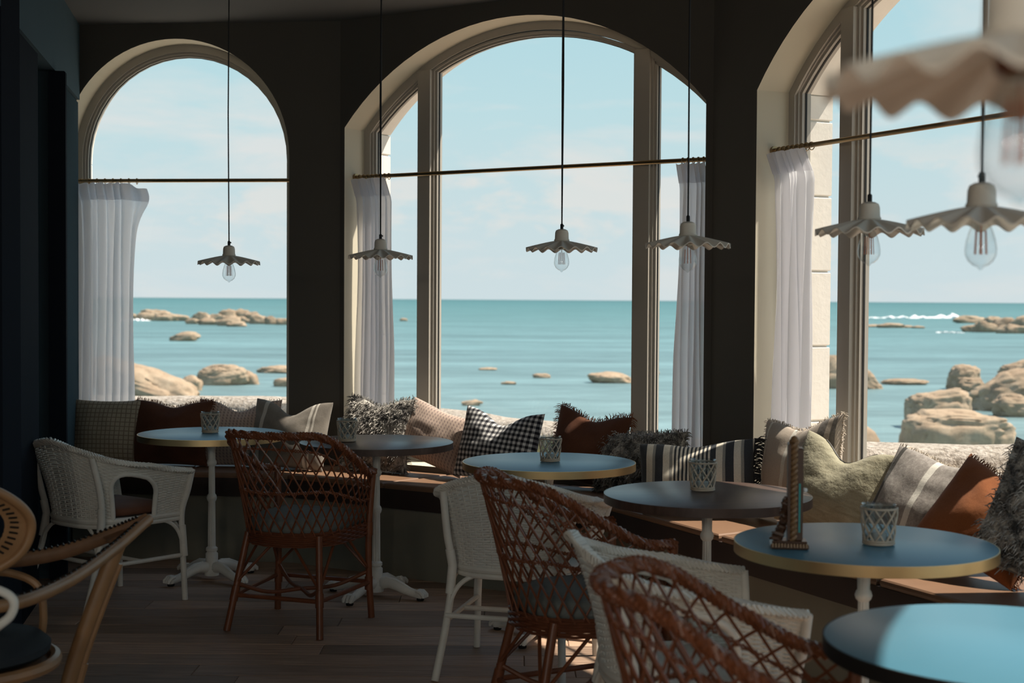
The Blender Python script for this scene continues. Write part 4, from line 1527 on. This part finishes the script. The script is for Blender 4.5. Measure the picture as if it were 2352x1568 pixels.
def cushion(name, wall, s, e, w, h, T, fab, label, lean=12, yawd=0.0, roll=0.0, chop=0.05, fr=None, z=SEATZ, seed=1, tuft=0, zip_=False, ears=0.0, group='scatter cushions along the window bench'):
    a, b = walls[wall]
    L, d, rz = frame_of(a, b)
    p = world_on(a, b, s, e, 0)
    mb, pt = pillow(w, h, T, chop, seed=seed, ears=ears)
    o = mb.obj(name, FAB[fab])
    # seat the lowest point on the bench: local origin is the cushion's middle
    Rm = Matrix.Rotation(rz + radians(yawd), 4, 'Z') @ Matrix.Rotation(radians(-lean), 4, 'X') @ Matrix.Rotation(radians(roll), 4, 'Y')
    zmin = min((Rm @ Vector(v)).z for v in mb.v)
    o.matrix_world = Matrix.Translation((p.x, p.y, z - zmin + 0.001)) @ Rm
    tag(o, label, 'cushion', group)
    if fr:
        sides, ln, dens, r, mat = fr
        fringe(pt, sides, ln, dens, r, seed + 50).obj('fringe', M[mat], o)
    if tuft:
        tufts(pt, tuft, 0.028, 0.0021, seed + 80).obj('shaggy_pile', [FAB['fuzzy']], o)['kind'] = 'stuff'
    if zip_:
        m_ = MB().tube([Vector(pt(-0.55 + 1.1 * q / 14, 1, 1)) + Vector((0, -0.002, 0.002)) for q in range(15)], 0.0028, 5)
        m_.obj('zip', M['binding'], o)
    return o

CU = [
    ('cushion', 0, 0.208, -0.150, 0.37, 0.350, 0.15, 'grid', 'beige check cushion at the bench end against the navy wall', dict(lean=10, chop=0.0, seed=2)),
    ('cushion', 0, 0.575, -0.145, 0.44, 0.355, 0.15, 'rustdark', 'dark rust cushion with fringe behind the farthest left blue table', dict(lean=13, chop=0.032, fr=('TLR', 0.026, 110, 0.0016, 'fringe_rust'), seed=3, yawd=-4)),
    ('cushion', 0, 0.940, -0.125, 0.46, 0.365, 0.14, 'pink', 'pink-grey striped cushion behind the candle holder on the farthest left table', dict(lean=14, chop=0.06, seed=4, fr=('T', 0.02, 60, 0.0014, 'fringe_grey'))),
    ('cushion', 0, 1.245, -0.215, 0.47, 0.370, 0.14, 'taupe', 'taupe cushion with white end stripes on the bench in front of the left pillar', dict(lean=16, chop=0.075, roll=1, seed=5, yawd=-16)),
    ('cushion', 1, 0.335, -0.095, 0.42, 0.390, 0.15, 'fuzzy', 'shaggy black and white cushion below the middle window left curtain', dict(lean=12, chop=0.04, seed=6, tuft=1500, fr=('TLR', 0.030, 90, 0.0022, 'fringe_grey'))),
    ('cushion', 1, 0.695, -0.065, 0.47, 0.300, 0.15, 'pink', 'pink striped cushion leaning over, beside the gingham cushion', dict(lean=18, chop=0.01, roll=15, seed=7)),
    ('cushion', 1, 1.110, -0.130, 0.46, 0.350, 0.15, 'gingham', 'black and white gingham cushion in the middle of the bench', dict(lean=16, chop=0.065, roll=3, seed=8, ears=0.012)),
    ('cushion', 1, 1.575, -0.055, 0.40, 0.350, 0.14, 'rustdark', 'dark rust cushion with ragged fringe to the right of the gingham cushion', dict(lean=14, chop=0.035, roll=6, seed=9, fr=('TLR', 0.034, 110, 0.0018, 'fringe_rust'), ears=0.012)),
    ('cushion', 1, 1.880, -0.095, 0.44, 0.290, 0.15, 'fuzzy', 'shaggy grey cushion low on the bench left of the black striped cushion', dict(lean=22, chop=0.0, roll=-4, seed=10, tuft=1700, fr=('TLR', 0.026, 90, 0.0022, 'fringe_grey'))),
    ('cushion', 2, 0.440, -0.350, 0.50, 0.300, 0.16, 'bw', 'long black and cream striped cushion with black tassels before the right pillar', dict(lean=18, chop=0.02, yawd=46, roll=-5, seed=11, fr=('R', 0.075, 120, 0.0028, 'fringe_dark'))),
    ('cushion', 2, 0.830, -0.105, 0.46, 0.400, 0.15, 'cream', 'cream striped fringed cushion standing tall beneath the right window curtain', dict(lean=12, chop=0.035, yawd=4, roll=-8, seed=12, fr=('TLR', 0.018, 130, 0.0018, 'fringe_cream'), ears=0.012)),
    ('cushion', 2, 1.230, -0.240, 0.44, 0.370, 0.15, 'olive', 'sage green crinkled cushion with a black zip', dict(lean=22, chop=0.075, yawd=16, roll=9, seed=13, zip_=True)),
    ('cushion', 2, 1.670, -0.170, 0.47, 0.370, 0.14, 'greystripe', 'grey cushion with a white centre stripe right of the sage cushion', dict(lean=30, chop=0.02, yawd=16, roll=9, seed=14, fr=('TR', 0.018, 110, 0.0018, 'fringe_cream'))),
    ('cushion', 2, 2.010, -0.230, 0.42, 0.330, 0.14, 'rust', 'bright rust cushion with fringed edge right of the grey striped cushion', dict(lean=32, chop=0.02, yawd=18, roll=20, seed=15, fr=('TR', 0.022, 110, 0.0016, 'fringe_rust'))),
    ('cushion', 2, 2.400, -0.330, 0.44, 0.400, 0.16, 'fuzzy', 'shaggy grey cushion cut by the right picture edge', dict(lean=14, chop=0.0, yawd=24, roll=16, seed=16, tuft=1700)),
]
for nm, wi, s_, e_, w_, h_, T_, fb_, lb_, kw in CU:
    cushion(nm, wi, s_, e_, w_, h_, T_, fb_, lb_, **kw)

# ------------------------------------------------------------------ carved wooden stand on the fifth table
ms = empty('table_stand', (0.742, 3.775, 0.7142), radians(-8))
tag(ms, 'carved dark wooden picture stand with twisted columns, seen edge-on on the blue table', 'stand')
m_ = MB()
m_.box((-0.050, -0.034, 0.0), (0.050, 0.034, 0.016), bev=0.004)
m_.box((-0.046, -0.030, 0.016), (0.046, 0.030, 0.022), bev=0.002)
m_.obj('plinth', M['carved'], ms, False)
m_ = MB()
for k in range(12):
    m_.tube([(-0.044 + 0.008 * k, -0.034, 0.016), (-0.044 + 0.008 * k, -0.036, 0.006)], 0.0034, 6)
m_.obj('bead_row', M['gilt'], ms)
pth = [Vector((0.010, -0.018, 0.022 + 0.262 * i / 80)) for i in range(81)]
m_ = MB()
helix(m_, pth, 0.0062, 0.0064, 2, 9, 7)
m_.lathe([(0.0, 0.284), (0.010, 0.284), (0.012, 0.290), (0.008, 0.298), (0.0, 0.302)], 12, c=(0.010, -0.018, 0))
m_.obj('twisted_column', M['gilt'], ms)
pth = [Vector((0.010, 0.022, 0.022 + 0.262 * i / 80)) for i in range(81)]
m_ = MB()
helix(m_, pth, 0.0062, 0.0064, 2, 9, 7)
m_.obj('twisted_column', M['gilt'], ms)
m_ = MB()
m_.box((-0.006, -0.026, 0.022), (0.001, 0.030, 0.280), bev=0.002)
m_.box((0.018, -0.024, 0.022), (0.034, 0.028, 0.268), bev=0.003)
m_.obj('picture_frame', M['carved'], ms, False)
MB().box((0.0225, -0.0255, 0.045), (0.0275, -0.0235, 0.175)).obj('glass_edge', M['teal_glass'], ms, False)
m_ = MB()
rr = random.Random(4)
for k in range(26):   # carved leaves climbing the back of the column
    z = 0.024 + 0.0042 * k
    x0 = -0.034 * exp(-k / 9.0) - 0.008
    m_.tube([(x0 * 0.5, -0.012 + rr.uniform(-.01, .02), z), (x0 - 0.004, -0.010 + rr.uniform(-.012, .02), z + 0.006), (x0 - 0.009 + rr.uniform(-.003, .003), -0.008 + rr.uniform(-.012, .02), z + 0.002)], [0.007, 0.006, 0.003], 6)
m_.obj('carved_leaf', M['carved'], ms)
m_ = MB().lathe([(0.0, -0.006), (0.006, -0.005), (0.008, 0.0), (0.006, 0.005), (0.0, 0.006)], 12, c=(0.039, 0.0, 0.155))
m_.obj('knob', M['wax'], ms)

# ------------------------------------------------------------------ outside: terrace, parapet, sea, rocks
SEA = -3.0
sea = MB().add([(-60000, 16, 0), (60000, 16, 0), (60000, 60000, 0), (-60000, 60000, 0)], [(0, 1, 2, 3)]).obj('sea', M['sea'], smooth=False, loc=(0, 0, SEA))
tag(sea, kind='structure')
ter = MB().prism([(-8, 7.9), (0.6, 7.4), (1.2, 6.9), (2.4, 4.5), (2.2, 0.6), (12, 0.6), (12, 10.0), (2.2, 9.1), (1.1, 9.5), (-0.6, 11.9), (-2.2, 13.4), (-8, 13.6)], -0.35, -0.10).obj('terrace', M['terrace'], smooth=False)
tag(ter, kind='structure')
bank = MB().prism([(-10, 13.3), (-2.2, 13.3), (-0.6, 11.8), (1.1, 9.4), (2.2, 9.0), (12, 9.9), (14, 20), (-12, 20)], SEA - 0.6, SEA + 0.45).obj('shore', M['rock'], smooth=False)
tag(bank, kind='structure')

def parapet(pts, thick, z0, z1, name, label, mat):
    """low wall with a rounded top following pts"""
    P = bez([(x, y_, 0) for x, y_ in pts], 8)
    T, Aa, Bb = frames(P, up=(0, 0, 1))
    sec = [(-thick / 2, z0), (-thick / 2, z1 - 0.07), (-thick / 2 + 0.035, z1 - 0.02), (-thick / 2 + 0.10, z1), (thick / 2 - 0.10, z1), (thick / 2 - 0.03, z1 - 0.03), (thick / 2, z1 - 0.1), (thick / 2, z0)]
    mb = MB()
    n = len(sec)
    vs, fs = [], []
    for i, p in enumerate(P):
        side = Vector((-T[i].y, T[i].x, 0))
        for k, (o_, z) in enumerate(sec):
            nz = mnoise.noise(Vector((p.x * 1.7, p.y * 1.7, k * 2.1)))
            vs.append(p + side * (o_ + 0.035 * nz) + Vector((0, 0, z + (0.02 * nz if z > z0 else 0))))
    for i in range(len(P) - 1):
        for k in range(n - 1):
            fs.append((i * n + k, (i + 1) * n + k, (i + 1) * n + k + 1, i * n + k + 1))
    mb.add(vs, fs)
    o = mb.obj(name, mat)
    tag(o, label, 'wall')
    return o
par = parapet([(-5.0, 12.85), (-3.6, 12.95), (-2.2, 12.8), (-1.35, 12.25), (-0.62, 11.55), (0.15, 10.45), (1.05, 9.25), (1.7, 8.98), (2.2, 8.95), (3.4, 8.97), (6.5, 9.1)], 0.46, -0.3, 0.47, 'garden_wall',
              'low pebbledash garden wall outside the windows above the shore', M['pebble'])
# rough stones on the wall's top edge seen through the left windows
rr = random.Random(12)
for k in range(26):
    q = k / 25
    x = -3.7 + 3.3 * q
    yb = 12.72 if x < -2.2 else 12.72 - (x + 2.2) * 0.80
    s_ = rr.uniform(0.07, 0.15)
    mb = MB()
    st = Vector((rr.uniform(0, 90), 0, 0))
    def fr_(u, v, s_=s_, st=st):
        a, b = 2 * pi * u, pi * (v - 0.5)
        d_ = Vector((cos(a) * cos(b), sin(a) * cos(b), sin(b)))
        k_ = s_ * (1 + 0.35 * mnoise.noise(d_ * 1.6 + st))
        return (d_.x * k_ * 1.3, d_.y * k_ * 0.7, d_.z * k_ * 0.8)
    mb.grid(fr_, 12, 8, cu=True)
    mb.obj('stone', M['pebble'], par, loc=(x, yb - 0.18, rr.uniform(0.16, 0.34)))

def rock(name, cx, cy, w, dp, h, label, seed, group=None, sharp=1.0, sub=0.25, tilt=0.0):
    """boulder sitting in the water: w wide, h above the water"""
    rnd = random.Random(seed)
    o3 = Vector((rnd.uniform(0, 100), rnd.uniform(0, 100), rnd.uniform(0, 100)))
    hz = h * (1 + sub)
    big_ = cy < 120 and w > 1.5
    nu, nv = (96, 56) if big_ else (28, 16)
    def fn(u, v):
        a, b = 2 * pi * u, pi * (v - 0.5)
        d_ = Vector((cos(a) * cos(b), sin(a) * cos(b), sin(b)))
        e = 0.60 if 'square' in label else 0.88
        q = Vector([math.copysign(abs(c_) ** e, c_) for c_ in d_])
        n1 = mnoise.noise(d_ * 1.3 + o3)
        n2 = mnoise.noise(d_ * 3.4 + o3)
        n3 = mnoise.noise(Vector((d_.x * 2.2, d_.y * 2.2, d_.z * 7 + 2.0 * d_.x * tilt)) + o3)
        n4 = mnoise.noise(Vector((d_.x * 1.5, d_.y * 1.5, d_.z * 2.6)) + o3 * 1.7)
        n5 = mnoise.noise(d_ * 9 + o3)
        k = 1 + 0.26 * n1 * sharp + 0.11 * n2 * sharp - 0.08 * max(0, n3) * sharp
        if big_:
            k += 0.018 * n5 - 0.055 * exp(-(n4 / 0.035) ** 2) + 0.02 * mnoise.noise(Vector((d_.x * 5, d_.y * 5, d_.z * 9)) + o3)
        return (q.x * k * w / 2, q.y * k * dp / 2, q.z * k * hz / 2 + tilt * 0.55 * q.x * h)
    mb = MB().grid(fn, nu, nv, cu=True)
    zt_ = max(v[2] for v in mb.v)
    o = mb.obj(name, M['rock'], loc=(cx, cy, SEA + h - zt_))
    tag(o, label, 'rock', group)
    return o

F = 3266.7
def at_sea(u, base, drop=4.37):
    """where the sight line to the waterline of a rock meets the sea"""
    hz_ = 683.8 + (u - 470) * 0.00628
    Y = drop * F / (base - hz_)
    return (u - 1176) / F * Y, Y
RK = [  # picture columns, top and waterline of each boulder
    (180, 452, 822, 915, 'broad cracked boulder beside the curtain in the leftmost window', 0.8, -0.95),
    (412, 462, 862, 897, 'small rounded boulder just right of the broad cracked boulder', 1, 0),
    (450, 562, 838, 885, 'egg-shaped boulder with a dark crack in the leftmost window', 0.7, 0.1),
    (548, 592, 852, 883, 'small boulder touching the right end of the egg-shaped boulder', 1, -0.3),
    (590, 690, 840, 857, 'flat low rock at the right edge of the leftmost window, upper one', 0.8, 0),
    (626, 690, 868, 888, 'flat low rock at the right edge of the leftmost window, lower one', 0.8, 0),
    (390, 452, 761, 783, 'lone sea rock in mid water in the leftmost window', 1, 0.2),
    (1060, 1107, 918, 932, 'dark-sided rock in the shallows above the gingham cushion', 1.2, 0.3),
    (1355, 1455, 855, 880, 'smooth whale-backed rock left of the right mullion of the middle window', 0.7, -0.2),
    (1224, 1266, 858, 868, 'small flat reddish rock in the centre of the middle window', 1, 0),
    (1152, 1186, 876, 883, 'tiny flat rock left of the small reddish rock', 1, 0),
    (1100, 1142, 844, 850, 'thin rock barely awash in the middle window', 1, 0),
    (1489, 1516, 849, 860, 'small pointed rock right of the right mullion of the middle window', 1, 0),
    (1860, 1970, 817, 892, 'rounded boulder between curtain and mullion in the right window', 0.7, 0.1),
    (1930, 2034, 836, 893, 'sloping boulder just right of the mullion in the right window', 0.7, -0.8),
    (2034, 2140, 871, 884, 'long flat rock in the water right of the sloping boulder', 0.7, 0),
    (1930, 2030, 975, 1040, 'beige boulder rising behind the garden wall by the right mullion', 0.5, -0.3),
    (2092, 2345, 945, 1050, 'huge square boulder behind the garden wall in the right window', 0.6, -0.1),
    (2097, 2242, 894, 985, 'hump-backed boulder lying behind the huge square boulder', 0.7, 0.2),
    (2184, 2262, 838, 895, 'rounded grey boulder left of the large rock ledge at right', 0.7, 0.2),
    (2200, 2270, 868, 900, 'small low boulder at the foot of the rounded grey boulder', 1, 0),
    (2248, 2480, 846, 945, 'large sloping rock ledge at the right picture edge', 0.9, 0.35),
    (2310, 2420, 820, 870, 'dark-faced rock on the skyline of the right ledge', 0.9, 0.2),
    (2290, 2400, 905, 958, 'low brown rock in front of the right ledge', 0.9, -0.2),
    (918, 936, 730, 737, 'distant tiny rock beside the middle window curtain', 1, 0),
]
for k, (u0, u1, top, bs, lb, shp, tl_) in enumerate(RK):
    x, Y = at_sea((u0 + u1) / 2, bs)
    w_ = (u1 - u0) / F * Y
    h_ = (bs - top) / F * Y
    dpt = max(w_ * 0.6, h_ * 1.2)
    rock('rock', x, Y + dpt * 0.35, w_ * 1.02, dpt, h_ * 1.02, lb, 100 + k, None, shp, tilt=tl_)
FAR = [(285, 312, 719, 735), (312, 352, 718, 736), (318, 380, 711, 735), (350, 400, 716, 737), (385, 428, 722, 737), (425, 452, 731, 744), (440, 480, 717, 742), (455, 495, 730, 746),
       (478, 510, 721, 738), (500, 540, 710, 738), (530, 572, 710, 738), (498, 552, 725, 748), (540, 575, 727, 742), (560, 592, 716, 742), (575, 612, 722, 744), (608, 634, 726, 745), (634, 664, 731, 746), (520, 560, 738, 750)]
ORD = 'first second third fourth fifth sixth seventh eighth ninth tenth eleventh twelfth thirteenth fourteenth fifteenth sixteenth seventeenth eighteenth'.split()
RIGHT_REEF = [(2200, 2262, 725, 742), (2262, 2306, 727, 752), (2212, 2262, 746, 762), (2240, 2290, 738, 763), (2285, 2340, 730, 763), (2330, 2400, 726, 764), (2300, 2370, 745, 766)]
LOW_REEF = [(1985, 2030, 745, 751), (2020, 2075, 742, 753), (2070, 2100, 747, 753), (2096, 2124, 748, 754)]
for lst, grp, lb in ((FAR, 'boulders of the far left reef', 'among the boulders of the distant reef in the leftmost window'), (RIGHT_REEF, 'boulders of the far right reef', 'among the boulders of the distant reef at the right edge'),
                     (LOW_REEF, 'rocks of the low right reef', 'among the low rocks of the thin reef below the white surf')):
    for k, (u0, u1, top, bs) in enumerate(lst):
        x, Y = at_sea((u0 + u1) / 2, bs)
        w_ = (u1 - u0) / F * Y
        h_ = (bs - top) / F * Y
        order = sorted(range(len(lst)), key=lambda q: (lst[q][0] + lst[q][1], lst[q][3]))
        rock('rock', x, Y + w_ * 0.2, w_ * 1.12, max(w_ * 0.5, h_ * 0.9), h_ * 1.05, ORD[order.index(k)] + ' from the left ' + lb, 300 + k * 7 + len(grp), grp, 1.25)
def surf(u0, u1, bs, hpx, label, seed):
    x0, Y = at_sea(u0, bs)
    x1, _ = at_sea(u1, bs)
    H = hpx / F * Y
    rnd = random.Random(seed)
    o3 = rnd.uniform(0, 50)
    def fn(u, v):
        x = x0 + (x1 - x0) * u
        amp = max(0.05, 0.55 + 0.9 * mnoise.noise(Vector((u * 9, o3, 0)))) * (sin(pi * u) ** 0.35)
        t = pi * v
        return (x - (x0 + x1) / 2, -cos(t) * H * 1.2 + 0.6 * mnoise.noise(Vector((u * 14, v * 3, o3))), H * amp * sin(t) * (1 + 0.3 * mnoise.noise(Vector((u * 60, v * 5, o3)))))
    o = MB().grid(fn, 90, 8).obj('surf', M['foam'], loc=((x0 + x1) / 2, Y, SEA + 0.01))
    tag(o, label, 'surf', kind='stuff')
surf(1972, 2092, 730, 6, 'thin white surf left of the breaking wave in the right window', 1)
surf(2090, 2205, 730, 11, 'white breaking wave on the open sea in the right window', 2)
surf(276, 352, 736, 7, 'white surf in front of the distant reef in the leftmost window', 3)
surf(2150, 2210, 764, 4, 'thin white surf at the foot of the far right reef', 4)

# dune grass on the terrace side of the garden wall
gr_ = MB()
rr = random.Random(5)
for k in range(260):
    x = rr.uniform(-0.15, 0.55)
    y_ = 10.1 - (x - 0.15) * 1.25 + rr.uniform(-0.25, 0.05) - 0.38
    h_ = rr.uniform(0.25, 0.62)
    lx, ly = rr.uniform(-.12, .12), rr.uniform(-.1, .1)
    gr_.tube([(x, y_, -0.12), (x + lx * 0.4, y_ + ly * 0.4, -0.1 + h_ * 0.6), (x + lx, y_ + ly, -0.1 + h_)], [0.005, 0.004, 0.001], 3, caps=False)
o = gr_.obj('grass', M['grass'])
tag(o, 'tuft of dune grass outside between the gingham and rust cushions', 'grass', kind='stuff')
